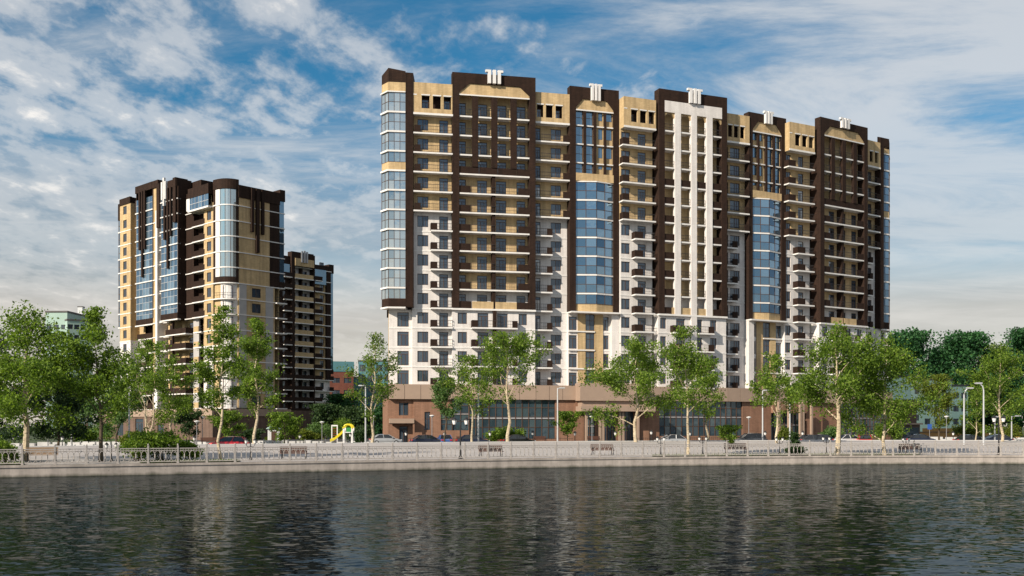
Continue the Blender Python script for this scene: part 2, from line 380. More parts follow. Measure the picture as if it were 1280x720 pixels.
class Sec:   # one flat facade plane: left edge at picture column xL, depth dL, depth grows m per metre to the right
    def __init__(s, xL, dL, m, xR):
        s.m = m; s.d0 = dL*(1-m*(xL-640)/F)
        s.O = XY(xL, dL); s.th = math.atan(m); s.k = math.sqrt(1+m*m); s.W = s.s(xR); s.xL = xL; s.xR = xR
    def depth(s, x): return s.d0/(1-s.m*(x-640)/F)
    def s(s, x): return ((x-640)/F*s.depth(x)-s.O[0])*s.k
    def world(s, x, y=0):
        c, n = math.cos(s.th), math.sin(s.th); return (s.O[0]+c*x-n*y, s.O[1]+n*x+c*y)

def wall(mb, x0, x1, y, z0, z1, holes, bands, depth=0.22):
    """facade sheet at inward offset y with rectangular openings; bands = [(z_from, material), ...]"""
    xs = sorted({round(v, 4) for v in [x0, x1]+[h[0] for h in holes]+[h[1] for h in holes] if x0-1e-4 <= v <= x1+1e-4})
    zs = sorted({round(v, 4) for v in [z0, z1]+[h[2] for h in holes]+[h[3] for h in holes]+[b[0] for b in bands] if z0-1e-4 <= v <= z1+1e-4})
    def bm(z):
        m = bands[0][1]
        for b in bands:
            if z >= b[0]: m = b[1]
        return m
    for i in range(len(xs)-1):
        xc = (xs[i]+xs[i+1])/2
        hh = [h for h in holes if h[0] < xc < h[1]]
        for j in range(len(zs)-1):
            zc = (zs[j]+zs[j+1])/2
            if any(h[2] < zc < h[3] for h in hh): continue
            a, b, c, d = xs[i], xs[i+1], zs[j], zs[j+1]
            mb.quad([(a, y, c), (b, y, c), (b, y, d), (a, y, d)], bm(zc), [(a, c), (b, c), (b, d), (a, d)])
    for a, b, c, d in holes:
        m = bm((c+d)/2); e = y+depth
        mb.quad([(a, y, c), (a, e, c), (a, e, d), (a, y, d)], m); mb.quad([(b, e, c), (b, y, c), (b, y, d), (b, e, d)], m)
        mb.quad([(a, e, c), (a, y, c), (b, y, c), (b, e, c)], 'slab_white'); mb.quad([(a, y, d), (a, e, d), (b, e, d), (b, y, d)], m)
def sides(mb, x0, x1, y0, y1, z0, z1, bands, top='roof'):
    zs = [z0]+[b[0] for b in bands if z0 < b[0] < z1]+[z1]
    for j in range(len(zs)-1):
        m = [b[1] for b in bands if b[0] <= (zs[j]+zs[j+1])/2] or [bands[0][1]]
        m = m[-1]
        for x, a, b in ((x0, y1, y0), (x1, y0, y1)):
            mb.quad([(x, a, zs[j]), (x, b, zs[j]), (x, b, zs[j+1]), (x, a, zs[j+1])], m, [(a, zs[j]), (b, zs[j]), (b, zs[j+1]), (a, zs[j+1])])
        mb.quad([(x1, y1, zs[j]), (x0, y1, zs[j]), (x0, y1, zs[j+1]), (x1, y1, zs[j+1])], m, [(x1, zs[j]), (x0, zs[j]), (x0, zs[j+1]), (x1, zs[j+1])])
    mb.quad([(x0, y0, z1), (x1, y0, z1), (x1, y1, z1), (x0, y1, z1)], top)
    mb.quad([(x0, y1, z0), (x1, y1, z0), (x1, y0, z0), (x0, y0, z0)], top)

# --- repeated building parts, each built once per size and shared
CACHE = {}
def window_mb(w, h, kind):
    f = MB(); g = MB(); b = 0.075; fm = 'frame_brown'
    f.box(0, w, 0, 0.09, 0, b, fm); f.box(0, w, 0, 0.09, h-b, h, fm); f.box(0, b, 0, 0.09, b, h-b, fm); f.box(w-b, w, 0, 0.09, b, h-b, fm)
    if kind == 'door':
        zt = h*0.79; f.box(b, w-b, 0.005, 0.085, zt-0.035, zt+0.035, fm)
        xm = w*0.5 if w < 1.5 else w*0.36
        f.box(xm-0.04, xm+0.04, 0.01, 0.08, b, zt-0.035, fm)
        if w >= 1.5: f.box(w*0.7-0.03, w*0.7+0.03, 0.01, 0.08, b, zt-0.035, fm)
        rects = [(b, xm, b, zt), (xm, w-b, b, zt), (b, w-b, zt, h-b)]
    elif kind in ('bay', 'baywin'):
        f.box(b, w-b, 0.01, 0.08, h*.5-.03, h*.5+.03, fm) if kind == 'bay' else None
        rects = [(b, w-b, b, h-b)]
    elif kind == 'tall':
        zt = h*0.62; f.box(b, w-b, 0.005, 0.085, zt-0.03, zt+0.03, fm); f.box(w/2-0.03, w/2+0.03, 0.01, 0.08, b, h-b, fm)
        rects = [(b, w/2, b, h-b), (w/2, w-b, b, h-b)]
    else:
        f.box(w/2-0.045, w/2+0.045, 0.005, 0.085, b, h-b, fm)
        if w > 1.6: f.box(w*0.74-0.02, w*0.74+0.02, 0.01, 0.08, b, h-b, fm)
        rects = [(b, w/2, b, h-b), (w/2, w-b, b, h-b)]
    for x0, x1, z0, z1 in rects: g.quad([(x0, 0.05, z0), (x1, 0.05, z0), (x1, 0.05, z1), (x0, 0.05, z1)], 'glass_bay' if kind[:3] == 'bay' else 'glass')
    return [(None, f), ('pane', g)]
def rail_mb(x0, x1, y0, ret_l=None, ret_r=None, h=1.1):
    r = MB(); t = 0.022
    def run(a, b):
        L_ = math.hypot(b[0]-a[0], b[1]-a[1]); n = max(2, int(L_/0.28))
        horiz = abs(b[0]-a[0]) > abs(b[1]-a[1])
        for z in (h-0.02, h*0.5, 0.14):
            tt = 0.032 if z > h*0.6 else 0.02
            if horiz: r.box(a[0], b[0], a[1]-tt, a[1]+tt, z-tt, z+tt, 'rail_dark')
            else: r.box(a[0]-tt, a[0]+tt, a[1], b[1], z-tt, z+tt, 'rail_dark')
        for i in range(n+1):
            x = a[0]+(b[0]-a[0])*i/n; y = a[1]+(b[1]-a[1])*i/n
            r.box(x-0.01, x+0.01, y-0.01, y+0.01, 0, h-0.05, 'rail_dark', skip='tu')
    if x1-x0 > 0.15: run((x0, y0), (x1, y0))
    if ret_l is not None: run((x0, y0), (x0, ret_l))
    if ret_r is not None: run((x1, y0), (x1, ret_r))
    return r
class Items:      # collects windows / balconies of one building; the largest 100 of a kind become parts, the rest one "stuff" part
    def __init__(s, root): s.root = root; s.it = {}; s.base = root.location
    def add(s, name, sec, x, y, z, key, maker, area, child):
        wx, wy = sec.world(x, y)
        s.it.setdefault(name, []).append((area/(wy*wy), (wx-s.base[0], wy-s.base[1], z-s.base[2], sec.th), key, maker, child))
    def window(s, sec, x0, x1, y, z0, z1, kind='win', name=None):
        w, h = round(x1-x0, 2), round(z1-z0, 2); k = (w, h, kind)
        s.add(name or ('balcony_door' if kind == 'door' else 'window'), sec, x0, y+0.12, z0, k, lambda: window_mb(w, h, kind), w*h, 'pane')
    def balcony(s, sec, x0, x1, y0, y1, z, panels=(), rail=True, pm='brown_brick', side_l=False, side_r=False, lip=0.06, tag_='', ph=1.12):
        """slab from y0 (front) to y1 (wall); panels = [(xa, xb, mat)] solid parapets along the front"""
        w = round(x1-x0, 2); P = tuple((round(a-x0, 2), round(b-x0, 2), m) for a, b, m in panels)
        k = (w, round(y1-y0, 2), P, rail, side_l, side_r, lip, ph)
        def mk():
            dpt = y1-y0
            sl = MB(); sl.box(0, w, 0, dpt, -0.20, 0, 'slab_white')
            if lip: sl.box(-0.0, w, -lip, 0, -0.21, 0.02, 'slab_white')
            pns = []
            for a, b, m in P:
                pn = MB(); pns.append(pn); pn.box(a, b, 0.02, 0.14, 0, ph, m)
                if a < 0.3 and side_l: pn.box(a, a+0.12, 0.14, dpt, 0, ph, m)
                if b > w-0.3 and side_r: pn.box(b-0.12, b, 0.14, dpt, 0, ph, m)
            rl = MB()
            if rail:
                xs = 0.03; segs = []
                for a, b, m in sorted(P):
                    if a-xs > 0.2: segs.append((xs, a))
                    xs = b
                if w-0.03-xs > 0.2: segs.append((xs, w-0.03))
                for a, b in segs:
                    rl.add(rail_mb(a, b, 0.08, dpt if (side_l and a < 0.1) else None, dpt if (side_r and b > w-0.1) else None), (0, 0, 0, 0))
            return [(None, sl)]+[('panel', q) for q in pns]+[('railing', rl)]
        s.add('balcony', sec, x0, y0, z, k, mk, w*1.3, ('panel', 'railing'))
    def finish(s):
        for name, lst in s.it.items():
            lst.sort(key=lambda t: -t[0]); rest = MB()
            for i, (ar, T, key, maker, child) in enumerate(lst):
                if (name, key) not in CACHE:
                    mbs = maker(); CACHE[(name, key)] = [mbs, None]
                ent = CACHE[(name, key)]
                if i < 100:
                    if ent[1] is None:
                        ent[1] = [(n or name, m.mesh(n or name)) for n, m in ent[0] if m.v]
                    o = link(name, ent[1][0][1], s.root, T[:3], T[3])
                    for n, me in ent[1][1:]: link(n, me, o)
                else:
                    for _, m in ent[0]:
                        if m.v: rest.add(m, T)
            if rest.v: tag(rest.build(name, s.root), kind='stuff')
class Bld:
    def __init__(s, name, loc, label, cat):
        s.root = empty(name, loc, 0, label, cat); s.items = Items(s.root); s.loc = loc
    def part(s, sec, mb, name, parent=None, x=0, y=0, z=0):
        wx, wy = sec.world(x, y)
        return mb.build(name, s.root, (wx-s.loc[0], wy-s.loc[1], z-s.loc[2]), sec.th)
def sub(mb, name, parent): return mb.build(name, parent)

# ------------------------------------------------------------------ main building
D0 = 154.0
chain = [(513, .19), (566, .205), (670, .23), (712, .30), (774, .40), (820, .39), (910, .43), (936, .525), (983, .52), (1018, .64), (1085, .70), (1113, .70)]
CH = [(513, D0)]
for i in range(len(chain)-1):
    x0, m = chain[i]; x1 = chain[i+1][0]; d = CH[-1][1]
    CH.append((x1, d*(1-m*(x0-640)/F)/(1-m*(x1-640)/F)))
def dep(x):
    if x <= CH[0][0]: return D0*(1-.19*(513-640)/F)/(1-.19*(x-640)/F)
    for (a, da), (b, db) in zip(CH, CH[1:]):
        if x <= b:
            t = (x-a)/(b-a); return 1/((1-t)/da+t/db)
    return CH[-1][1]
PT = 8.95
def LV(k): return PT+3.0*k
TOPL = LV(14)
MBD = Bld('apartment_building', (*XY(740, 168), 0), 'long curved brown, tan and white brick apartment block with brown podium, behind the riverside birches', 'building')
I = MBD.items
TAN, WHT, BRN, SLB = 'tan_brick', 'white_brick', 'brown_brick', 'slab_white'
BACK = 15.0

def sec_S(xL, xR, m, dd, win, door, up_panel, lo_balc, lo_panel, mirror=False, side=False, loggia=True, nw=1.25):
    S = Sec(xL, dep(xL)-dd, m, xR); s = S.s; w = S.W
    mb = MB(); holes = []
    for k in range(14):
        z = LV(k); holes.append((s(win[0]), s(win[1]), z+0.6, z+2.35)); holes.append((s(door[0]), s(door[1]), z+0.12, z+2.35))
    bands = [(0, WHT), (LV(9), TAN)]
    wall(mb, 0, w, nw, PT, TOPL, holes, bands)
    sides(mb, 0, w, nw, BACK, PT, TOPL+4.7, bands)
    # white floor lines on the plain part
    for k in range(1, 9): mb.box(-0.03, w, nw-0.05, nw, LV(k)-0.20, LV(k), 'slab_white', skip='b')
    wp = MBD.part(S, mb, 'facade_wall')
    for k in range(14):
        z = LV(k)
        I.window(S, s(win[0]), s(win[1]), nw, z+0.6, z+2.35, 'win')
        I.window(S, s(door[0]), s(door[1]), nw, z+0.12, z+2.35, 'door')
        if k >= 9:
            I.balcony(S, -0.25 if side else 0.02, w-0.02, 0.0, nw, z, [(s(up_panel[0]), s(up_panel[1]), BRN)], True, side_l=side)
        else:
            I.balcony(S, s(lo_balc[0]), min(w-0.02, s(lo_balc[1])), 0.0, nw, z, [(s(lo_panel[0]), s(lo_panel[1]), BRN)], True, side_l=True, side_r=True)
    # loggia storey with three openings and a tall tan parapet
    lg = MB(); z = TOPL; fr = [0.22, 0.42, 0.50, 0.70, 0.77, 0.96] if not mirror else [0.04, 0.23, 0.30, 0.50, 0.58, 0.78]
    if w < 4: fr = [0.15, 0.42, 0.56, 0.84]
    ops = [(fr[i]*w, fr[i+1]*w, z+0.75, z+2.75) for i in range(0, len(fr), 2)]
    wall(lg, 0, w, 0.0, z-0.24, z+4.7, ops, [(0, TAN)], 0.3)
    lg.box(0.02, w-0.02, 0.02, nw, z-0.24, z-0.02, 'slab_white', skip='f')
    lg.quad([(0, 0, z+4.7), (w, 0, z+4.7), (w, nw, z+4.7), (0, nw, z+4.7)], TAN)
    for X in (0, w): lg.quad([(X, 0, z-0.24), (X, nw, z-0.24), (X, nw, z+4.7), (X, 0, z+4.7)], TAN, [(0, z), (nw, z), (nw, z+4.7), (0, z+4.7)])
    lg.quad([(0, nw-0.02, z), (w, nw-0.02, z), (w, nw-0.02, z+3.5), (0, nw-0.02, z+3.5)], BRN)
    lg.box(-0.02, w+0.02, -0.08, 0, z-0.26, z+0.05, 'slab_white')
    lo = MBD.part(S, lg, 'loggia')
    lin = MB()
    for a, b, c, d in ops: lin.box(a-0.05, b+0.05, -0.05, 0.28, d-0.02, d+0.16, 'slab_white')
    if not mirror: lin.box(0.0, fr[0]*w*0.45, -0.04, -0.003, z+2.73, z+2.89, 'slab_white')
    sub(lin, 'lintel', lo)
    for a, b, c, d in ops[::2]:
        I.window(S, a+0.1, b-0.1, nw-0.4, z+0.3, z+2.3, 'door', 'loggia_window')
    return S

def finial(S, xc, z0, z1, y, wscale=1.0):
    r = tag(empty('finial', (0, 0, 0)), None); r.parent = MBD.root
    wx, wy = S.world(xc, y); r.location = (wx-MBD.loc[0], wy-MBD.loc[1], 0); r.rotation_euler = (0, 0, S.th)
    for i, dx_ in enumerate((-1.0, 0, 1.0)):
        b = MB(); d = dx_*0.95*wscale; hw = 0.30*wscale
        if dx_ == 0: b.box(-hw, hw, -0.5, 0.0, z0, z1, 'finial_white')
        else:
            a, c = (d-hw, d+hw)
            b.box(a, c, -0.45, 0.0, z0, z1-0.35, 'finial_white')
            if dx_ < 0: b.box(a-0.45*wscale, c, -0.45, 0.0, z1-0.35, z1, 'finial_white')
            else: b.box(a, c+0.45*wscale, -0.45, 0.0, z1-0.35, z1, 'finial_white')
        b.build('bar', r)

def frame_shell(S, pl, pr, zb, ztop, ztan, side=True, depth=2.6, ch=1.6, header=TAN, zhead=None):
    """brown portal frame: two piers and a parapet with a chamfered opening"""
    w = S.W; s = S.s; mb = MB()
    a, b = s(pl), s(pr)
    mb.box(0, a, 0, depth, zb, 55.2, BRN); mb.box(b, w, 0, depth, zb, 55.2, BRN)
    mb.box(0, a, 0, 1.3, 55.2, ztop, BRN); mb.box(b, w, 0, 1.3, 55.2, ztop, BRN); mb.box(a, b, 0, 1.3, ztan+1.7, ztop, BRN)
    mb.slab_poly([(a, ztan+0.25), (a+ch, ztan+1.7), (a, ztan+1.7)], 0.0, 0.4, BRN)
    mb.slab_poly([(b, ztan+0.3), (b, ztan+1.7), (b-ch, ztan+1.7)], 0.0, 0.4, BRN)
    sides(mb, 0, w, depth, BACK, zb, 54.6, [(0, BRN)])
    fr = MBD.part(S, mb, 'brick_frame')
    hd = MB(); hd.box(a, b, 0.16, 1.25, ztan, ztan+1.71, header)
    hd.box(a, b, 0.02, 0.12, ztan-0.2, ztan, 'slab_white')
    sub(hd, 'header', fr)
    return fr

def sec_F1(xL, xR, m, dd, fx, ztop, tall_side):
    """frame with four bays of recessed balconies (fx maps a 0..1 fraction to a column)"""
    S = Sec(xL, dep(xL)-dd, m, xR); s = S.s; w = S.W
    X = lambda q: s(fx(q))
    q = lambda px: (px-420)/418.0
    nw = 1.5; zb = LV(4); ztan = 54.3
    frame_shell(S, fx(q(455)), fx(q(808)), zb, ztop, ztan)
    a, b = X(q(455)), X(q(808))
    bays = [(q(455), q(495)), (q(552), q(603)), (q(647), q(700)), (q(752), q(797))]
    holes = []
    for k in range(4, 15):
        z = LV(k)
        for i, (u, v) in enumerate(bays):
            lo = 0.12; holes.append((X(u), X(v), z+lo, z+2.4))
    mb = MB(); wall(mb, a, b, nw, zb, ztan+0.2, holes, [(0, WHT), (LV(5), TAN)])
    lows = [(q(448), q(495), 'win'), (q(548), q(603), 'door'), (q(647), q(700), 'door'), (q(755), q(797), 'win')]
    h2 = []
    for k in range(4):
        z = LV(k)
        for u, v, kd in lows: h2.append((X(u), X(v), z+(0.6 if kd == 'win' else 0.12), z+2.35))
    wall(mb, 0, w, 0.35, PT, zb-0.26, h2, [(0, WHT)])
    sides(mb, 0, w, 0.35, BACK-0.2, PT, zb-0.26, [(0, WHT)])
    for k in range(1, 4): mb.box(-0.02, w+0.02, 0.30, 0.35, LV(k)-0.2, LV(k), 'slab_white', skip='b')
    mb.box(-0.05, w+0.05, -0.08, 2.5, zb-0.28, zb-0.004, 'slab_white')
    MBD.part(S, mb, 'facade_wall')
    for k in range(4, 15):
        z = LV(k)
        for u, v in bays: I.window(S, X(u), X(v), nw, z+0.12, z+2.4, 'door')
        if k == 4: pn = [(a, X(q(518)), BRN), (X(q(520)), X(q(627)), TAN), (X(q(637)), X(q(744)), TAN), (X(q(746)), b, BRN)]
        elif k == 11: pn = [(a, X(q(554)), BRN), (X(q(556)), X(q(648)), BRN), (X(q(650)), X(q(743)), BRN), (X(q(745)), b, BRN)]
        elif k > 11: pn = []
        else: pn = [(a, X(q(512)), BRN), (X(q(752)), b, BRN)]
        if k >= 12:
            edges = [q(455), q(520), q(550), q(617), q(647), q(714), q(744), q(808)]
            for i in range(0, 8, 2): I.balcony(S, X(edges[i])+0.01, X(edges[i+1])-0.01, 0.16, nw, z, [], True)
        else: I.balcony(S, a+0.01, b-0.01, 0.12, nw, z, pn, k not in (4, 11))
    for k in range(4):
        z = LV(k)
        I.window(S, X(lows[0][0]), X(lows[0][1]), 0.35, z+0.6, z+2.35); I.window(S, X(lows[3][0]), X(lows[3][1]), 0.35, z+0.6, z+2.35)
        for u, v, kd in lows[1:3]: I.window(S, X(u), X(v), 0.35, z+0.12, z+2.35, 'door')
        I.balcony(S, X(q(515)), X(q(743)), -0.75, 0.35, z, [(X(q(515)), X(q(545)), BRN), (X(q(717)), X(q(743)), BRN)], True, side_l=True, side_r=True)
    for u, v in ((520, 550), (617, 647), (714, 744)):
        p = MB(); p.box(X(q(u)), X(q(v)), 0.03, 0.55, LV(11)+1.1, ztan-0.1, BRN); MBD.part(S, p, 'pilaster')
    p = MB(); p.box(X(q(622)), X(q(638)), 0.30, nw, LV(4), LV(11), BRN); p.box(X(q(624)), X(q(640)), -0.35, 0.345, PT+0.3, LV(4)-0.3, BRN); MBD.part(S, p, 'divider')
    finial(S, X(0.5), 56.1, ztop+0.6, 0.0, .82)
    return S

def sec_F2(xL, xR, m, dd, ztop, mir=False):
    """frame holding a tall glazed bay under four storeys of strip windows"""
    S = Sec(xL, dep(xL)-dd, m, xR); w = S.W
    W0 = 61.2
    def X(px):   # px measured on the first of the two frames (712.5..773.7); mirrored for the second
        t = (px-712.5)/W0; t = 1-t if mir else t
        return S.s(xL+(xR-xL)*t)
    def XX(p, q_):
        u, v = X(p), X(q_); return (min(u, v), max(u, v))
    zb = LV(4); ztan = 53.4
    fp = lambda px: xL+(xR-xL)*((px-712.5)/W0)
    frame_shell(S, fp(720) if not mir else fp(719.2), fp(767) if not mir else fp(766.2), zb, ztop, ztan, ch=1.2)
    a, b = (S.s(fp(720)), S.s(fp(767))) if not mir else (S.s(fp(719.2)), S.s(fp(766.2)))
    # upper strips
    cols = [(720.3, 730, 'g'), (733, 742.5, 'g'), (749, 754.5, 'w'), (758.2, 766.3, 'w')]
    pil = [(730, 733), (742.5, 745.5), (755.5, 758)]
    mb = MB(); holes = []
    for p, q_, kd in cols:
        u, v = XX(p, q_)
        for k in range(11, 15):
            z = LV(k); lo, hi = (0.04, 2.82) if kd == 'g' else (0.95, 2.72)
            z0 = z+lo+(1.2 if k == 11 else 0)
            if k == 14: hi = 2.44
            holes.append((u, v, z0, z+hi))
    wall(mb, a, b, 0.45, LV(11)+1.25, ztan+0.1, holes, [(0, TAN)], 0.15)
    mb.box(a, b, -0.02, 0.9, LV(11)-0.02, LV(11)+1.25, TAN)
    ub = MBD.part(S, mb, 'strip_window_bay')
    led = MB()
    for k in range(12, 15): led.box(a, b, 0.18, 0.46, LV(k)-0.17, LV(k)+0.02, 'slab_white')
    sub(led, 'ledge', ub)
    for h in holes: I.window(S, h[0], h[1], 0.38, h[2], h[3], 'bay' if h[3]-h[2] > 1.78 or h[2] < LV(11)+1.4 and h[1]-h[0] > 1.2 else 'baywin', 'strip_window')
    for p, q_ in pil:
        u, v = XX(p, q_); pb = MB(); pb.box(u, v, 0.06, 0.5, LV(11)+1.27, ztan-0.05, BRN); MBD.part(S, pb, 'pilaster')
    # glazed bay: two facets meeting at a shallow crease that stands proud
    cx = X(744); cy = -0.55
    shell = MB()
    for zz0, zz1 in ((LV(4)+0.02, LV(4)+1.25),):
        shell.prism([(a, 0.3), (cx, cy), (b, 0.3), (b, 1.5), (a, 1.5)], zz0, zz1, TAN)
    bay = MBD.part(S, shell, 'glazed_bay')
    for k in range(4, 11):
        z0 = LV(k)+(1.27 if k == 4 else 0.06); z1 = LV(k+1)-0.22
        g = MB(); fm = 'frame_brown'
        for (xa, ya), (xb, yb) in (((a, .3), (cx, cy)), ((cx, cy), (b, .3))):
            n = 2; nz = 2 if k > 4 else 1
            for i in range(n):
                for j in range(nz):
                    t0, t1 = i/n, (i+1)/n; u0, u1 = z0+(z1-z0)*j/nz, z0+(z1-z0)*(j+1)/nz
                    P = lambda t, z_: (xa+(xb-xa)*t, ya+(yb-ya)*t, z_)
                    g.quad([P(t0, u0), P(t1, u0), P(t1, u1), P(t0, u1)], 'glass_bay')
            for i in range(n+1):
                px_, py_ = xa+(xb-xa)*i/n, ya+(yb-ya)*i/n
                g.box(px_-0.04, px_+0.04, py_-0.05, py_+0.04, z0, z1, fm)
            L_ = math.hypot(xb-xa, yb-ya)
            for j in range(nz+1):
                zz = z0+(z1-z0)*j/nz
                th = math.atan2(yb-ya, xb-xa); bar = MB(); bar.box(0, L_, -0.045, 0.04, zz-0.035, zz+0.035, fm); g.add(bar, (xa, ya, 0, th))
        sub(g, 'glazing', bay)
        sl = MB(); sl.prism([(a, 0.18), (cx, cy-0.12), (b, 0.18), (b, 0.9), (a, 0.9)], LV(k+1)-0.21, LV(k+1)-0.0 + (0.03 if k < 10 else -0.03), 'slab_white'); sub(sl, 'ledge', bay)
    st = MB(); st.box(-0.05, w+0.05, -0.75, 2.4, LV(4)-0.24, LV(4)-0.004, 'slab_white'); MBD.part(S, st, 'soffit')
    # plain storeys below
    lo = MB(); hs = []
    wc = XX(734, 745.5); dl = XX(713.5, 723.5); rw = XX(756.5, 763.5)
    for k in range(4):
        z = LV(k); hs += [(wc[0], wc[1], z+0.08, z+2.72), (rw[0], rw[1], z+0.15, z+2.4), (dl[0], dl[1], z+0.12, z+2.3)]
    for p, q_, m_ in ((712.5, 724.5, WHT), (724.5, 756, TAN), (756, 773.7, WHT)):
        u, v = XX(p, q_)
        yy = 0.9 if m_ != TAN else 0.75
        wall(lo, u, v, yy, PT, LV(4)-0.24, [h for h in hs if u <= h[0] and h[1] <= v+0.01], [(0, m_)])
        if m_ == TAN:
            for X_ in (u, v): lo.box(X_-0.001, X_+0.001, 0.75, 0.9, PT, LV(4)-0.24, TAN)
    sides(lo, 0, w, 0.9, BACK-0.1, PT, LV(4)-0.24, [(0, WHT)])
    u, v = XX(712.5, 745.5)
    for k in range(1, 4): lo.box(u, v, 0.62, 0.9, LV(k)-0.2, LV(k), 'slab_white'); lo.box(0, w, 0.84, 0.9, LV(k)-0.2+.002, LV(k)-0.002, 'slab_white')
    u, v = XX(765, 773.7); lo.box(u, v, 0.0, 0.89, PT, LV(4)-0.25, WHT)
    MBD.part(S, lo, 'facade_wall')
    for h in hs:
        y = 0.75 if abs(h[0]-wc[0]) < 1e-6 else 0.9
        I.window(S, h[0], h[1], y, h[2], h[3], 'tall' if y == 0.75 else 'door')
    finial(S, X(744 if not mir else 743), 54.9, ztop+0.55, 0.0, 0.62)
    return S

def sec_F3(xL, xR, m, dd, ztop):
    S = Sec(xL, dep(xL)-dd, m, xR); s = S.s; w = S.W; nw = 1.6; zb = LV(4)
    mb = MB(); a, b = s(831), s(902.3)
    mb.box(0, a, 0, 2.6, zb, 55.75, BRN); mb.box(b, w, 0, 2.6, zb, 55.75, BRN); mb.box(0, w, 0, 1.6, 55.75, ztop, BRN)
    sides(mb, 0, w, 2.6, BACK, zb, 54.6, [(0, BRN)])
    fr = MBD.part(S, mb, 'brick_frame')
    hd = MB(); hd.box(a, b, -0.06, 1.0, 53.9, 55.75, WHT); sub(hd, 'header', fr)
    pil = [(843.7, 851), (864, 871), (883, 890.5)]
    for u, v in pil:
        p = MB(); p.box(s(u), s(v), -0.06, 0.6, PT if u > 860 and u < 870 else LV(4)-0.2, 53.9, WHT); MBD.part(S, p, 'pilaster')
    edges = [831, 843.7, 851, 864, 871, 883, 890.5, 902.3]
    win = [(831.3, 836.5), (851.6, 858), (871.6, 878), (890.8, 897)]
    holes = [(s(u), s(v), LV(k)+0.12, LV(k)+2.4) for k in range(4, 15) for u, v in win]
    wl = MB(); wall(wl, a, b, nw, zb, 54.2, holes, [(0, WHT), (LV(5), TAN)])
    lows = [(826.5, 834, 'win'), (846.5, 857.5, 'door'), (872, 879, 'door'), (889, 897, 'win')]
    h2 = [(s(u), s(v), LV(k)+(0.6 if kd == 'win' else 0.12), LV(k)+2.35) for k in range(4) for u, v, kd in lows]
    wall(wl, 0, w, 0.35, PT, zb-.26, h2, [(0, WHT)]); sides(wl, 0, w, 0.35, BACK-.2, PT, zb-.26, [(0, WHT)])
    for k in range(1, 4): wl.box(-0.02, w+0.02, 0.30, 0.35, LV(k)-0.2, LV(k), 'slab_white', skip='b')
    wl.box(-0.05, w+0.05, -0.08, 2.5, zb-0.28, zb-0.004, 'slab_white')
    MBD.part(S, wl, 'facade_wall')
    # arched tan lintels under the white header
    for i in range(0, 8, 2):
        u, v = s(edges[i]), s(edges[i+1]); ar = MB(); n = 8; h = 0.75; zt = 53.9
        for j in range(n):
            t0, t1 = j/n, (j+1)/n
            c0 = zt-h*(abs(2*t0-1)**2.2)-0.08; c1 = zt-h*(abs(2*t1-1)**2.2)-0.08
            xa, xb = u+(v-u)*t0, u+(v-u)*t1
            ar.quad([(xa, 0.12, c0), (xb, 0.12, c1), (xb, 0.12, zt), (xa, 0.12, zt)], TAN)
            ar.quad([(xa, 0.5, c0), (xb, 0.5, c1), (xb, 0.12, c1), (xa, 0.12, c0)], TAN)
        MBD.part(S, ar, 'arch')
    for k in range(4, 15):
        z = LV(k)
        for i, (u, v) in enumerate(win): I.window(S, s(u), s(v), nw, z+.12, z+2.4, 'door')
        for i in range(4):
            u, v = s(edges[2*i])+.01, s(edges[2*i+1])-.01; pn = []
            if k == 11: pn = [(u, v, BRN)]
            elif k == 4: pn = [(u, v, TAN)] if i in (1, 2) else ([(u, u+(v-u)*.72, BRN), (u+(v-u)*.72, v, TAN)] if i == 0 else [(u, u+(v-u)*.15, TAN), (u+(v-u)*.15, v, BRN)])
            elif k < 11 and i in (0, 3): pn = [(u, v, BRN)]
            I.balcony(S, u, v, 0.12, nw, z, pn, True)
    for k in range(4):
        z = LV(k)
        for u, v, kd in lows: I.window(S, s(u), s(v), 0.35, z+(0.6 if kd == 'win' else .12), z+2.35, kd)
        I.balcony(S, s(839), s(863.8), -0.75, .35, z, [(s(839), s(849.5), BRN)], True, side_l=True, side_r=True)
        I.balcony(S, s(871.2), s(890), -0.75, .35, z, [(s(883), s(890), BRN)], True, side_l=True, side_r=True)
    finial(S, s(867.5), 55.78, ztop+.6, 0.0, .82)
    return S

sec_S(516, 566, .19, 0.7, (522.5, 536.3), (550, 561.2), (518, 525.7), (538.7, 566), (538.7, 546.7), nw=1.0)
sec_F1(565.5, 669.5, .205, 0.75, lambda t: 565.5+104*t, 57.6, False)
sec_S(669.5, 712.5, .23, 0.0, (691, 704), (670.3, 678), (704, 711.8), (669.6, 690.7), (684, 690.7), mirror=True)
sec_F2(712.5, 773.7, .30, 0.2, 57.0)
sec_S(780, 820, .385, 2.0, (781, 792), (801.7, 812), (779, 787), (794, 819), (794, 804), side=True)
sec_F3(824, 909, .39, 2.4, 57.6)
sec_S(909, 937, .43, 0.6, (918, 930), (909.5, 915.7), (931, 936.8), (909.1, 922.5), (916, 922.5), mirror=True)
sec_F2(936, 982.7, .525, 0.4, 56.5, True)
sec_S(987, 1018.5, .52, 1.9, (987.8, 994.7), (1004, 1010.6), (986, 995), (997.5, 1018), (997.5, 1007), side=True)
sec_F1(1025.7, 1084.7, .62, 3.0, lambda t: 1025.7+59*t, 57.3, True)
S6 = sec_S(1084.8, 1100.5, .66, 1.6, (1092, 1096.5), (1085.2, 1090.8), (1096.4, 1100.3), (1085, 1091.5), (1088, 1091.5), mirror=True)

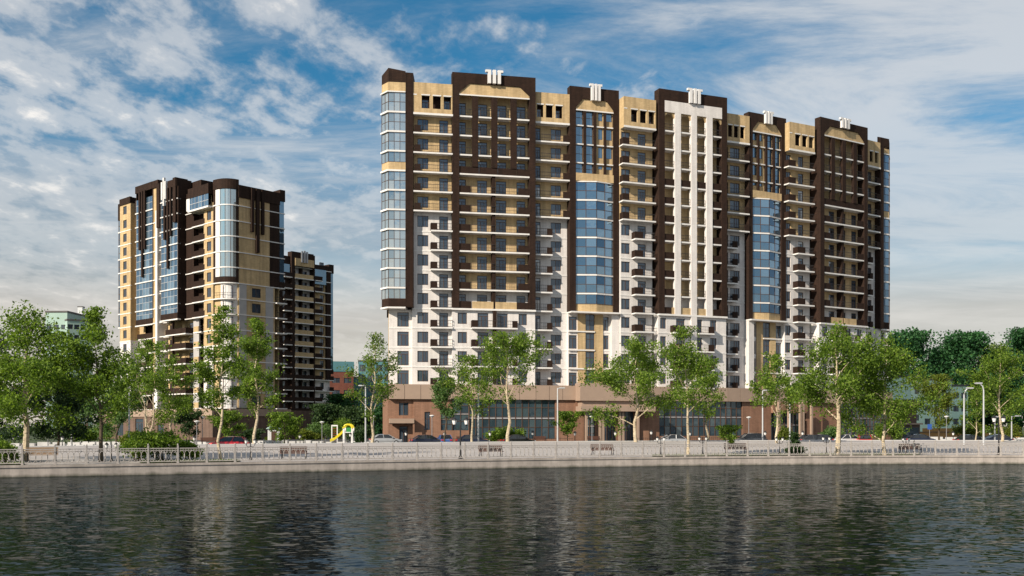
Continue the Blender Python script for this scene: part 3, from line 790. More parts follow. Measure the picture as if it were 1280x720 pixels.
mb = MB(); mb.box(S6.W+.01, S6.W+1.2, .1, 9, LV(4), 55.3, BRN); mb.box(S6.W+.01, S6.W+1.2, .8, 9, PT, LV(4), WHT); MBD.part(S6, mb, 'facade_wall')
def corner_bay(poly, glass_edges, zt0, zt1, zg, peak, brown_poly):
    """poly: plan points (world, left to right). glass on the given edges, brown pier and cap around"""
    bx, by = MBD.loc[0], MBD.loc[1]
    loc = [(x-bx, y-by) for x, y in poly]
    r = MB()
    zb = LV(4)
    # pier (brown) and cap
    bp = [(x-bx, y-by) for x, y in brown_poly]
    r.prism(bp, zb, zt1, BRN)
    cap = loc+[bp[1], bp[2]] if False else None
    n = len(loc)
    inner = [((bp[2][0]+bp[3][0])/2, (bp[2][1]+bp[3][1])/2)]
    r.prism(loc+inner, zb, zb+1.25, BRN)
    r.prism(loc+inner, zg+1.45, zt0, BRN)
    for i in range(n-1):   # sloping parapet facets
        (xa, ya), (xb, yb) = loc[i], loc[i+1]
        r.quad([(xa, ya, zt0), (xb, yb, zt0), (xb, yb, peak[i+1]), (xa, ya, peak[i])], BRN, [(0, zt0), (1, zt0), (1, peak[i+1]), (0, peak[i])])
    o = r.build('corner_bay', MBD.root)
    band = MB()
    band.prism([(x*1, y*1) for x, y in loc]+inner, zg, zg+1.45, TAN); sub(band, 'header', o)
    for k in range(4, 15):
        z0 = LV(k)+(1.27 if k in (4, 11) else 0.06); z1 = LV(k+1)-0.22 if k < 14 else zg-0.12
        if k == 11:
            tb = MB(); tb.prism(loc+inner, LV(k)+.03, LV(k)+1.25, TAN); sub(tb, 'spandrel', o)
        g = MB(); fm = 'frame_brown'
        for i in glass_edges:
            (xa, ya), (xb, yb) = loc[i], loc[i+1]; L_ = math.hypot(xb-xa, yb-ya); n_ = max(1, round(L_/0.95)); th = math.atan2(yb-ya, xb-xa)
            q = MB(); nz = 2 if z1-z0 > 2 else 1
            for c in range(n_):
                for j in range(nz): 
                    u0, u1 = z0+(z1-z0)*j/nz, z0+(z1-z0)*(j+1)/nz
                    q.quad([(L_*c/n_, 0.02, u0), (L_*(c+1)/n_, 0.02, u0), (L_*(c+1)/n_, 0.02, u1), (L_*c/n_, 0.02, u1)], 'glass_corner' if xa < 0 else 'glass_bay')
            for c in range(n_+1): q.box(L_*c/n_-.035, L_*c/n_+.035, -0.03, .05, z0, z1, fm)
            for j in range(nz+1): q.box(0, L_, -0.025, .05, z0+(z1-z0)*j/nz-.03, z0+(z1-z0)*j/nz+.03, fm)
            g.add(q, (xa, ya, 0, th))
        sub(g, 'glazing', o)
        sl = MB(); cx_ = sum(p[0] for p in loc)/n; cy_ = sum(p[1] for p in loc)/n
        sl.prism([(p[0]+(p[0]-inner[0][0])*.05, p[1]+(p[1]-inner[0][1])*.05) for p in loc]+inner, LV(k+1)-.22 if k < 14 else zg-.13, LV(k+1)+.04 if k < 14 else zg+.05, 'slab_white'); sub(sl, 'ledge', o)
    bt = MB(); bt.prism([(p[0]+(p[0]-inner[0][0])*.04, p[1]+(p[1]-inner[0][1])*.04) for p in loc]+inner, zb-.25, zb-.004, 'slab_white'); sub(bt, 'soffit', o)
# left corner: a narrow facet turned to the left, a front facet, then the brown pier
pL = XY(477.2, 154.3); pC = XY(485.5, 152.75); pR = XY(507, 152.75+.13*2.6)
pier = [XY(507, 153.0), XY(516.6, 153.3), XY(518.5, 157), XY(506, 158)]
corner_bay([pL, pC, pR], (0, 1), 55.6, 57.0, 54.0, [56.9, 57.6, 57.2], pier)
# wall below the corner bay
C = Sec(486, 154.0, .13, 517); mb = MB(); s = C.s
hh = [(s(496.7), s(511), LV(k)+.12, LV(k)+2.35) for k in range(4)]
wall(mb, 0, C.W, .4, PT, LV(4)-.26, hh, [(0, WHT)]); sides(mb, 0, C.W, .4, 14, PT, LV(4)-.26, [(0, TAN)])
for k in range(1, 4): mb.box(-.02, C.W, .35, .4, LV(k)-.2, LV(k), 'slab_white', skip='b')
mb.box(-0.25, C.W, 2.4, 14.4, LV(4), 55.3, BRN)
MBD.part(C, mb, 'facade_wall')
for h in hh: I.window(C, h[0], h[1], .4, h[2], h[3], 'door')
# right corner
dR = dep(1100)-1.0
qL = XY(1101.0, dR+.3); qC = XY(1111.4, dR+1.5); qR = XY(1112.0, dR+4.5)
corner_bay([qL, qC, qR], (0, 1), 55.0, 57.0, 54.0, [57.0, 57.0, 57.0], [XY(1096.6, dR), XY(1101.0, dR+.3), XY(1104, dR+6), XY(1098.5, dR+6)])
C = Sec(1099, dR+1.2, .55, 1107); mb = MB(); hh = [(C.s(1100), C.s(1104.5), LV(k)+.12, LV(k)+2.35) for k in range(4)]
wall(mb, 0, C.W, 0, PT, LV(4)-.26, hh, [(0, WHT)]); sides(mb, 0, C.W, 0, 10, PT, LV(4)-.26, [(0, WHT)])
mb.box(0.4, C.W-.1, 3.0, 10, LV(4), 55, BRN)
MBD.part(C, mb, 'facade_wall')
for h in hh: I.window(C, h[0], h[1], 0, h[2], h[3], 'door')
for k in range(1, 4): I.balcony(C, .5, C.W+.4, -.9, 0, LV(k), [(C.W*.3, C.W*.75, BRN)], True, side_r=True)

# ---- podium
px = [485.5, 566, 670, 720, 812, 910, 985, 1050, 1116]
poff = 1.7
nodes = [(x, dep(x)-poff-(2.2 if x >= 1040 else (1.4 if x > 800 else 0.4))) for x in px]
PW = 6.75
pod = []
for (xa, da), (xb, db) in zip(nodes, nodes[1:]):
    Xa, Xb = XY(xa, da), XY(xb, db); pod.append(Sec(xa, da, (Xb[1]-Xa[1])/(Xb[0]-Xa[0]), xb))
def psec(x):
    for p in pod:
        if p.xL-1e-6 <= x <= p.xR: return p
def glaz(S, x0, x1, y, z0, z1, name, n=None, nz=(0, .3, .51, .56, .8, 1), parent_parts=True):
    g = MB(); w = x1-x0; n = n or max(1, round(w/1.05)); fm = 'frame_brown'
    zz = [z0+(z1-z0)*t for t in nz]
    for i in range(n):
        for j in range(len(zz)-1):
            band = abs(nz[j+1]-nz[j]-.05) < .006
            a, b = x0+w*i/n, x0+w*(i+1)/n
            g.quad([(a, y+.06, zz[j]), (b, y+.06, zz[j]), (b, y+.06, zz[j+1]), (a, y+.06, zz[j+1])], 'metal_light' if band else 'glass_shop')
    for i in range(n+1): g.box(x0+w*i/n-.05, x0+w*i/n+.05, y-.02, y+.1, z0, z1, fm)
    for z_ in zz: g.box(x0, x1, y-.012, y+.09, z_-.035, z_+.035, fm)
    MBD.part(S, g, name)
for S in pod:   # fascia of metal cassettes and the roof slab
    f = MB(); w = S.W; n = max(2, round(w/2.4)); yb = 0.0
    for i in range(n): f.box(w*i/n+.03, w*(i+1)/n-.03, 0, .3, PW, PT, 'fascia')
    f.box(0, w, .04, 15, PW+.05, PT-.05, 'fascia_joint'); f.box(0, w, .06, 15, PT-.05, PT+.06, 'fascia')
    MBD.part(S, f, 'fascia')
def pwall(xa, xb, holes=(), y=.75, z1=PW+.1, z0=0):
    S = psec((xa+xb)/2); mb = MB(); hs = [(S.s(a), S.s(b), c, d) for a, b, c, d in holes]
    a, b = S.s(xa), S.s(xb)
    wall(mb, a, b, y, z0, z1, hs, [(0, 'podium_brick')], .25); mb.box(a, b, y+.26, y+.6, z0, z1, 'podium_brick', skip='f')
    mb.quad([(a, y, z0), (a, y+.4, z0), (a, y+.4, z1), (a, y, z1)], 'podium_brick'); mb.quad([(b, y, z0), (b, y+.4, z0), (b, y+.4, z1), (b, y, z1)], 'podium_brick')
    MBD.part(S, mb, 'podium_wall')
    return S, hs
P1 = pod[0]
S, hs = pwall(485.5, 517.3, [(499, 511.2, 4.25, 6.2), (499.5, 510.3, 0.02, 2.6)], y=.75)
I.window(S, hs[0][0], hs[0][1], .8, 4.25, 6.2, 'win'); I.window(S, hs[1][0], hs[1][1], .8, .02, 2.6, 'door', 'entrance_door')
cn = MB(); cn.box(S.s(486.5), S.s(517), -1.0, .74, 3.05, 3.75, 'fascia'); MBD.part(S, cn, 'canopy')
for xx in (488.8, 516.6):
    p = MB(); p.box(S.s(xx)-.12, S.s(xx)+.12, -.85, -.6, 0, 3.05, 'podium_brick'); MBD.part(S, p, 'column')
S, hs = pwall(517.3, 550.5, [(531, 538.2, 2.0, 4.8)], y=.45); I.window(S, hs[0][0], hs[0][1], .5, 2.0, 4.8, 'tall')
pwall(550.5, 566, [(551.5, 566, 1.95, 5.2)], y=.45); glaz(P1, P1.s(551.5), P1.s(566), .6, 1.95, 5.2, 'storefront')
P2 = pod[1]
S, hs = pwall(566, 587, [(566, 586.8, 1.95, 6.75)], y=.45); glaz(P2, P2.s(566), P2.s(586.8), .6, 1.95, 6.75, 'storefront')
glaz(P2, P2.s(587), P2.W, .6, .6, 6.75, 'storefront'); pwall(587, 670, y=.5, z1=.6)
P3 = pod[2]
glaz(P3, 0, P3.s(695), .6, .6, 6.75, 'storefront'); pwall(670, 695, y=.5, z1=.6); pwall(695, 720, y=.45)
P4 = pod[3]; s = P4.s
e = MB()
e.box(s(719.6), s(800), -2.2, .3, 6.6, 9.35, 'fascia'); MBD.part(P4, e, 'entrance_canopy')
e = MB(); e.box(s(723), s(802), -1.7, .3, 5.75, 6.6, 'fascia'); MBD.part(P4, e, 'entrance_canopy')
e = MB(); e.box(s(720.5), s(812), -2.4, .35, 4.95, 5.75, 'fascia'); MBD.part(P4, e, 'entrance_canopy')
for xx in (729, 746, 749.5, 770.5, 774.3, 793):
    p = MB(); p.box(s(xx)-.17, s(xx)+.17, -1.7, -1.3, 0, 4.95, 'fascia'); MBD.part(P4, p, 'column')
glaz(P4, s(730), s(743), -.2, 0.05, 4.9, 'storefront', 2); 
glaz(P4, s(749), s(768), -.2, 3.0, 4.9, 'storefront', 3, (0, 1)); glaz(P4, s(775.5), s(791), -.2, 3.0, 4.9, 'storefront', 3, (0, 1))
glaz(P4, s(749), s(752), -.2, .03, 3.0, 'storefront', 1, (0, 1)); glaz(P4, s(764.5), s(768), -.2, .03, 3.0, 'storefront', 1, (0, 1)); glaz(P4, s(788), s(791), -.2, .03, 3.0, 'storefront', 1, (0, 1)); glaz(P4, s(775.5), s(778), -.2, .03, 3.0, 'storefront', 1, (0, 1))
for a, b in ((752.5, 758.1), (758.5, 764), (778.3, 782.9), (783.3, 787.8)): I.window(P4, s(a), s(b), -.33, .03, 2.95, 'door', 'entrance_door')
wl = MB(); wl.box(s(720), s(795), .3, .8, 0, PW+.1, 'podium_brick'); wl.box(s(743), s(749), -.25, .3, 0, 4.95, 'podium_brick'); wl.box(s(768), s(775.5), -.25, .3, 0, 4.95, 'podium_brick'); wl.box(s(791), s(797), -.25, .3, 0, 4.95, 'podium_brick'); MBD.part(P4, wl, 'podium_wall')
pwall(797, 812, y=.45)
P5 = pod[4]; S = P5
pwall(812, 826, y=.45); glaz(P5, P5.s(826), P5.W, .6, 1.0, 6.75, 'storefront', None, (0, .28, .52, .57, .8, 1)); pwall(826, 910, y=.5, z1=1.0)
P6 = pod[5]; glaz(P6, 0, P6.s(930), .6, 1.0, 6.75, 'storefront', None, (0, .28, .52, .57, .8, 1)); pwall(910, 930, y=.5, z1=1.0); pwall(930, 966, y=.45)
glaz(P6, P6.s(967), P6.W, .9, .05, 4.9, 'storefront', 4, (0, .55, .6, 1)); wl = MB(); wl.box(P6.s(966), P6.W, -.1, .9, 4.9, PW+.05, 'podium_brick'); wl.box(P6.s(966), P6.W, 1.05, 1.6, 0, PW, 'podium_brick'); MBD.part(P6, wl, 'podium_wall')
P7 = pod[6]; glaz(P7, 0, P7.s(1009), .9, .05, 4.9, 'storefront', 5, (0, .55, .6, 1)); wl = MB(); wl.box(0, P7.s(1009), -.1, .9, 4.9, PW+.05, 'podium_brick'); wl.box(0, P7.s(1009), 1.05, 1.6, 0, PW, 'podium_brick'); MBD.part(P7, wl, 'podium_wall')
for S_, xx in ((P6, 967.5), (P6, 980), (P7, 994), (P7, 997.5), (P7, 1008)):
    p = MB(); p.box(S_.s(xx)-.18, S_.s(xx)+.18, -1.4, -1.0, 0, PW, 'fascia'); MBD.part(S_, p, 'column')
pwall(1010, 1050, y=.45)
P8 = pod[7]; glaz(P8, 0, P8.s(1113), .6, 1.0, 6.75, 'storefront', None, (0, .28, .52, .57, .8, 1)); pwall(1050, 1116, y=.5, z1=1.0)
core = MB(); 
for S in pod: core.add((lambda q: (q.box(0, S.W, 1.7, 14, 0, PW+.2, 'podium_brick'), q)[1])(MB()), (*[u-v for u, v in zip(S.O, MBD.loc[:2])], 0, S.th))
core.build('podium_core', MBD.root)
I.finish()

# ------------------------------------------------------------------ second tower (left) and the block behind it
def tower():
    global MBD
    T = Bld('apartment_tower', (*XY(270, 205), 0), 'tan and brown brick apartment tower with rounded glass corner, left of the long block', 'building')
    B = T; It = T.items; HB = 6.2
    def Z(k): return HB+3*k
    A = Sec(150, 218.3, -.92, 280); Bs = Sec(280, 189.7, 1.087, 350); s = A.s
    bands = [(0, WHT), (Z(5), TAN)]
    # -- wall with windows at the far left
    a0, a1 = s(150), s(163.2)
    mb = MB(); hs = [(s(154), s(158.3), Z(k)+.6, Z(k)+2.35) for k in range(15)]
    wall(mb, a0, a1, 0, HB, 50.9, hs, bands); mb.box(a0, a1, -.15, .4, 50.9, 52.3, BRN)
    sides(mb, a0, a1, 0, 20, HB, 52.2, [(0, WHT), (Z(5), TAN), (50.9, BRN)])
    for k in range(1, 14): mb.box(a0-.02, a1+.05, -.06, 0.3, Z(k)-.16, Z(k)+.02, 'slab_white')
    B.part(A, mb, 'facade_wall')
    for h in hs: It.window(A, h[0], h[1], 0, h[2], h[3])
    # left end bay
    mb = MB(); e0 = a0-1.6; mb.box(e0, a0, .5, 3, Z(6), Z(6)+.3, BRN); mb.box(e0, a0+.0, .3, 3, 48, 51.6, BRN); o = B.part(A, mb, 'glazed_bay')
    g = MB()
    for k in range(6, 14):
        g.quad([(e0, .5, Z(k)+.25), (a0, .5, Z(k)+.25), (a0, .5, Z(k+1)-.05), (e0, .5, Z(k+1)-.05)], 'glass_bay'); g.box(e0, a0, .42, .55, Z(k)+1.5, Z(k)+1.56, 'frame_brown')
        g.quad([(e0, 3, Z(k)+.25), (e0, .5, Z(k)+.25), (e0, .5, Z(k+1)-.05), (e0, 3, Z(k+1)-.05)], 'glass_bay')
    g.box(e0-.02, e0+.06, .45, .55, Z(6), 48, 'frame_brown'); sub(g, 'glazing', o)
    for k in range(6, 14): l = MB(); l.box(e0-.08, a0-.03, .35, 3, Z(k)-.03, Z(k)+.24, 'slab_white'); sub(l, 'ledge', o)
    for k in range(0, 6): It.balcony(A, e0+.3, a0, .6, 3, Z(k), [(0.0+e0+.3, a0, BRN if k > 1 else 'grey_stone')], False, side_l=True)
    # -- recess between wall and bay
    mb = MB(); r1 = s(169); wall(mb, a1-.3, r1+.6, 2.0, HB, 51, [], [(0, 'grey_stone'), (Z(5), TAN)]); mb.box(a1-.2, r1, 1.0, 8, 49, 51.4, BRN)
    B.part(A, mb, 'facade_wall')
    # -- two glazed bays
    def bay(xl, xr, y, ztop, capd, strips, name='glazed_bay', zb=Z(6)):
        zc = ztop-1.5
        u, v = s(xl), s(xr)
        mb = MB(); mb.box(u-.15, v+.15, y-.25, y+3, zc, ztop, BRN); mb.box(u-.12, v+.12, y-.1, y+3, zb, zb+1.2, BRN)
        mb.box(v-.02, v+.35, y-.05, y+3, zb+1.2, zc, BRN); mb.box(u-.2, u, y, y+3, zb+1.2, zc, BRN)
        mb.quad([(u, y+2.5, HB), (v, y+2.5, HB), (v, y+2.5, zb), (u, y+2.5, zb)], TAN)
        o = B.part(A, mb, name); n = max(3, round((v-u)/1.3))
        for k in range(6, 15):
            z0 = Z(k)+(1.2 if k == 6 else .12); z1 = min(Z(k+1)-.12, zc); g = MB(); zm = z0+(z1-z0)*.55
            for i in range(n):
                for c, d in ((z0, zm), (zm, z1)): g.quad([(u+(v-u)*i/n, y, c), (u+(v-u)*(i+1)/n, y, c), (u+(v-u)*(i+1)/n, y, d), (u+(v-u)*i/n, y, d)], 'glass_bay')
            for i in range(n+1): g.box(u+(v-u)*i/n-.045, u+(v-u)*i/n+.045, y-.05, y+.03, z0, z1, 'metal_light')
            g.box(u, v, y-.045, y+.03, zm-.04, zm+.04, 'metal_light'); sub(g, 'glazing', o)
            l = MB(); l.box(u-.25, v+.35, y-.22, y+.5, Z(k)-.12 if k > 6 else zb-.25, Z(k)+.11 if k > 6 else zb, 'slab_white'); sub(l, 'ledge', o)
        for xx, zl in strips:
            p = MB(); p.box(s(xx)-.3, s(xx)+.3, y-.45, y-.05, zl, zc+.1, BRN); B.part(A, p, 'pilaster')
        return o
    bay(169, 189, .3, 54.0, 3, [(174.5, 40.2), (177.8, 34.3), (180.8, 40.2)])
    for k in range(0, 6): It.balcony(A, s(169.5), s(188.5), .3, 2.8, Z(k), [(s(169.5), s(188.5), BRN)], False)
    # tan strip with windows, then a pale pier
    mb = MB(); u, v = s(189.3), s(196.2); hs = [(s(192.2), s(194.6), Z(k)+.6, Z(k)+2.3) for k in range(14)]
    wall(mb, u, v, .35, HB, 52.5, hs, [(0, 'white_brick'), (Z(2), TAN)]); mb.box(u, v+.2, .1, 4, 52.5, 54.0, BRN)
    mb.box(s(195.8), s(198.2), -.3, 3, HB, 47.5, 'finial_white'); mb.box(s(199), s(207), 2.0, 4, HB, 51.5, TAN); mb.box(s(198), s(204), 1.0, 2.1, 45, 48.5, BRN)
    for k in range(1, 14): mb.box(s(189), s(206), .2, .36, Z(k)-.1, Z(k)+.1, 'slab_white')
    for k in range(13): mb.box(s(201.5), s(204), .9, 2.0, Z(k)+.4, Z(k)+1.4, TAN if k > 3 else WHT); mb.box(s(199.5), s(206.5), .8, 2, Z(k+1)-.2, Z(k+1), 'slab_white')
    mb.box(s(204.2), s(208), .5, 2.0, Z(6), 44, BRN)
    B.part(A, mb, 'facade_wall')
    for h in hs: It.window(A, h[0], h[1], .35, h[2], h[3])
    for k in range(13): It.window(A, s(199.6), s(201.6), 1.85, Z(k)+.3, Z(k)+2.4)
    # second bay with frame and finial
    bay(208.5, 228.8, -1.2, 52.2, 3, [(214.3, 40.5), (218.2, 34.5), (221.8, 41)], zb=Z(6))
    mb = MB(); mb.box(s(204.5), s(208.3), -1.6, 1.0, 43.3, 52.3, BRN); mb.box(s(225.5), s(229), -1.7, 1.0, 43.5, 52.4, BRN); mb.box(s(222), s(240), 2, 5.5, 48, 52.0, BRN); B.part(A, mb, 'brick_frame')
    f = MB(); 
    for dxx in (-.7, 0, .7): f.box(s(214.8)+dxx-.22, s(214.8)+dxx+.22, -1.9, -1.46, 48.6 if dxx else 47.3, 52.2 if dxx else 53.0, 'finial_white')
    B.part(A, f, 'finial')
    p = MB(); p.box(s(218.4)-.3, s(218.4)+.3, -.6, -.2, HB, Z(6)-.26, BRN); B.part(A, p, 'pilaster')
    # below second bay: balconies, windows
    mb = MB(); hs = []
    for k in range(6):
        for q0, q1 in ((205, 209.5), (220.5, 224), (229, 235)): hs.append((s(q0), s(q1), Z(k)+.15, Z(k)+2.3))
    wall(mb, s(203), s(240), 1.3, HB, Z(6), hs, [(0, TAN)]); mb.box(s(236), s(243), 1.0, 1.31, HB, Z(6), 'grey_stone'); B.part(A, mb, 'facade_wall')
    for h in hs: It.window(A, h[0], h[1], 1.3, h[2], h[3], 'door')
    for k in range(6): It.balcony(A, s(210), s(235.5), -.6, 1.3, Z(k), [(s(210), s(235.5), BRN)], False, side_l=True, side_r=True)
    # brown balcony stack
    mb = MB(); hs = [(s(246.5), s(251.5), Z(k)+.7, Z(k)+2.3) for k in range(14)]
    wall(mb, s(238), s(244.5), 1.6, Z(6), 49.5, [], [(0, BRN)]); mb.box(s(229.3), s(239.3), .5, 3, Z(6), 49.3, BRN)
    for k in range(6, 14): mb.box(s(229), s(240), .3, .5, Z(k)-.18, Z(k), 'slab_white'); wall(mb, s(244.5), s(256), 1.7, HB, 49.5, hs, [(0, TAN)]); mb.box(s(240), s(262), 1.9, 9, 46, 49.0, BRN)
    B.part(A, mb, 'facade_wall')
    for h in hs: It.window(A, h[0], h[1], 1.7, h[2], h[3])
    for k in range(6, 13): It.balcony(A, s(239.5), s(255), .1, 1.7, Z(k), [(s(239.5), s(255), BRN)], False, side_r=True)
    for k in range(0, 6): It.balcony(A, s(243), s(253), -.2, 1.7, Z(k), [(s(243), s(249), TAN)], True, side_r=True)
    # top glazed balcony
    mb = MB(); mb.box(s(240), s(265.5), -.9, 2.5, 47.6, 49.5, BRN); o = B.part(A, mb, 'glazed_bay'); mb = MB(); mb.box(s(240), s(265.5), -.95, 2.5, Z(13)-.3, Z(13)+.02, 'slab_white'); sub(mb, 'ledge', o); g = MB()
    for i in range(6):
        xa, xb = s(241)+(s(265)-s(241))*i/6, s(241)+(s(265)-s(241))*(i+1)/6
        g.quad([(xa, -.8, Z(13)+.05), (xb, -.8, Z(13)+.05), (xb, -.8, 47.6), (xa, -.8, 47.6)], 'glass_bay'); g.box(xa-.04, xa+.04, -.86, -.76, Z(13), 47.6, 'metal_light')
    g.box(s(241), s(265), -.86, -.76, Z(13)+1.1, Z(13)+1.2, 'metal_light'); g.box(s(238), s(242), -.87, 1, Z(13), 47.6, 'finial_white'); sub(g, 'glazing', o)
    # tan wall next to the corner
    cA = s(265.8)
    mb = MB(); hs = [(s(257.8), s(263), Z(k)+.55, Z(k)+2.35) for k in range(14)]
    wall(mb, s(254), cA, .15, HB, 46, hs, [(0, WHT), (Z(4), TAN)])
    for k in range(1, 14): mb.box(s(254), cA, .08, .16, Z(k)-.1, Z(k)+.08, 'slab_white')
    B.part(A, mb, 'facade_wall')
    for h in hs: It.window(A, h[0], h[1], .15, h[2], h[3])
    # rounded corner: arc between the two facades
    bx, by = T.loc[0], T.loc[1]
    pA = A.world(cA, .15); pB = Bs.world(Bs.s(298.5), 0); pc = A.world(A.W, 0); n = 10; arc = []
    for i in range(n+1):
        t = i/n; x = (1-t)**2*pA[0]+2*t*(1-t)*pc[0]+t*t*pB[0]; y = (1-t)**2*pA[1]+2*t*(1-t)*pc[1]+t*t*pB[1]; arc.append((x-bx, y-by))
    cen = ((arc[0][0]+arc[-1][0])/2-.68*0+0, (arc[0][1]+arc[-1][1])/2+4)
    def ring(i0, i1, off=0.0):
        out = []
        for i in range(i0, i1+1):
            x, y = arc[i]; dx_, dy_ = x-cen[0], y-cen[1]; q = math.hypot(dx_, dy_); out.append((x+dx_/q*off, y+dy_/q*off))
        return out+[cen]
    mb = MB(); mb.prism(ring(0, n, .1), 46.8+1.5, 50.2, BRN); mb.prism(ring(0, 1, .02), Z(8), 48.3, BRN); mb.prism(ring(9, n, .02), Z(8), 48.3, BRN)
    mb.prism(ring(1, 9, .03), Z(8)+.02, Z(8)+1.2, BRN); o = B.root
    ob = mb.build('corner_bay', B.root)
    for k in range(8, 14):
        g = MB(); z0 = Z(k)+(1.22 if k == 8 else .1); z1 = Z(k+1)-.1 if k < 13 else 48.2
        for i in range(1, 9):
            a, b = arc[i], arc[i+1]; m_ = 'finial_white' if i in (1, 2) else 'glass_corner'
            g.quad([(*a, z0), (*b, z0), (*b, z1), (*a, z1)], m_, smooth=False)
            if i > 2 and i % 2: 
                th = math.atan2(b[1]-a[1], b[0]-a[0]); q = MB(); q.box(-.04, .04, -.05, .05, z0, z1, 'frame_brown'); g.add(q, (*a, 0, th))
        sub(g, 'glazing', ob); l = MB(); l.prism(ring(0, n, .13), Z(k)-.12, Z(k)+.1, 'slab_white'); sub(l, 'ledge', ob)
    mb = MB(); mb.prism(ring(0, 3, -.3), HB, Z(8)-.12, TAN); mb.prism(ring(3, 5, -.25), HB, Z(8)-.13, WHT); mb.prism(ring(5, n, -.3), HB, Z(8)-.12, 'finial_white'); mb.build('facade_wall', B.root)
    for k in range(8):
        l = MB(); l.prism(ring(0, 9, .35), Z(k)-.2, Z(k), 'slab_white'); q = l.build('balcony', B.root)
        r = MB()
        for i in range(1, 9):
            a, b = ring(i, i+1, .3)[:2]; r.tube([(*a, Z(k)+1.1), (*b, Z(k)+1.1)], .03, 'rail_dark', 4); r.tube([(*a, Z(k)+.6), (*b, Z(k)+.6)], .02, 'rail_dark', 4); r.tube([(*a, Z(k)), (*a, Z(k)+1.1)], .02, 'rail_dark', 4)
        sub(r, 'railing', q)
        a, b = ring(4, 9, -.15)[0], ring(4, 9, -.15)[4]; L_ = math.hypot(b[0]-a[0], b[1]-a[1])
        (_, w_), (_, g_) = window_mb(min(L_, 2.6), 2.4, 'door'); th = math.atan2(b[1]-a[1], b[0]-a[0])
        wo = w_.build('corner_window', B.root, (*a, Z(k)+.1), th); sub(g_, 'pane', wo)
    # -- shaded facade B
    sb = Bs.s; W_ = Bs.W
    mb = MB(); wB = [(sb(315), sb(326), Z(k)+.6, Z(k)+2.4) for k in range(8)]
    b0 = sb(298); wall(mb, b0, W_-1.2, 0, HB, 46.8, wB, [(0, 'tan_brick')]); sides(mb, b0, W_-.2, .02, 18, HB, 48.6, [(0, TAN)])
    mb.box(b0, W_-.1, -.2, .5, 46.8, 49.2, BRN); mb.box(W_-2.4, W_-.15, -.08, .5, Z(8), 46.8, BRN)
    for u, v in ((299, 308), (332, 341.5)): mb.box(sb(u), sb(v), -.06, .2, HB, Z(8)-.1, 'grey_stone')
    for k in range(1, 14): mb.box(b0, W_, -.14, .1, Z(k)-.1, Z(k)+.08, 'slab_white')
    B.part(Bs, mb, 'facade_wall')
    for h in wB: It.window(Bs, h[0], h[1], 0, h[2], h[3])
    for xx, zl, hw in ((314.6, 40.5, .28), (321, 36.6, .35), (327.5, 40.3, .28)):
        p = MB(); p.box(sb(xx)-hw, sb(xx)+hw, -.5, 0, zl, 49.0, BRN); B.part(Bs, p, 'pilaster')
    mb = MB(); mb.box(W_-.1, W_+1.1, -.2, 3, 47.6, 49.9, BRN); mb.box(W_-.1, W_+1.0, -.1, 3, Z(8), Z(8)+1.3, BRN); ob = B.part(Bs, mb, 'glazed_bay')
    for k in range(8, 14):
        g = MB(); z0 = Z(k)+(1.3 if k == 8 else .1); g.quad([(W_-.1, 0, z0), (W_+.95, 0, z0), (W_+.95, 0, Z(k+1)-.1), (W_-.1, 0, Z(k+1)-.1)], 'glass_bay'); g.quad([(W_+.95, 0, z0), (W_+.95, 3, z0), (W_+.95, 3, Z(k+1)-.1), (W_+.95, 0, Z(k+1)-.1)], 'glass_bay')
        sub(g, 'glazing', ob); l = MB(); l.box(W_-.2, W_+1.1, -.14, 3, Z(k)-.1, Z(k)+.08, 'slab_white'); sub(l, 'ledge', ob)
    for k in range(8): It.balcony(Bs, W_-1.2, W_+1.2, -.7, 3, Z(k), [(W_-.2, W_+.3, BRN)], True, side_r=True)
    # podium of the tower
    mb = MB(); hs = [(s(163), s(171), .6, 4.2), (s(186), s(196), .6, 4.2), (s(214), s(222), .05, 3)]
    wall(mb, s(140), A.W+1, -3, 0, HB-.4, hs, [(0, 'podium_dark')]); sides(mb, s(140), A.W+1, -3, 20, 0, HB-.4, [(0, 'podium_dark')]); mb.box(s(140)-.1, A.W+1.1, -3.2, -2.7, HB-1.6, HB-.2, 'fascia')
    B.part(A, mb, 'podium_wall')
    for h in hs: It.window(A, h[0], h[1], -3, h[2], h[3], 'door', 'podium_window')
    mb = MB(); wall(mb, 0, W_+1, -2, 0, HB-.4, [], [(0, 'podium_dark')]); sides(mb, 0, W_+1, -2, 18, 0, HB-.4, [(0, 'podium_dark')]); mb.box(0, W_+1.1, -2.2, -1.7, HB-1.6, HB-.2, 'fascia'); B.part(Bs, mb, 'podium_wall')
    mb = MB(); mb.box(2, A.W-4, 2.6, 16, HB, 48.9, BRN); B.part(A, mb, 'core_wall')
    It.finish()
tower()

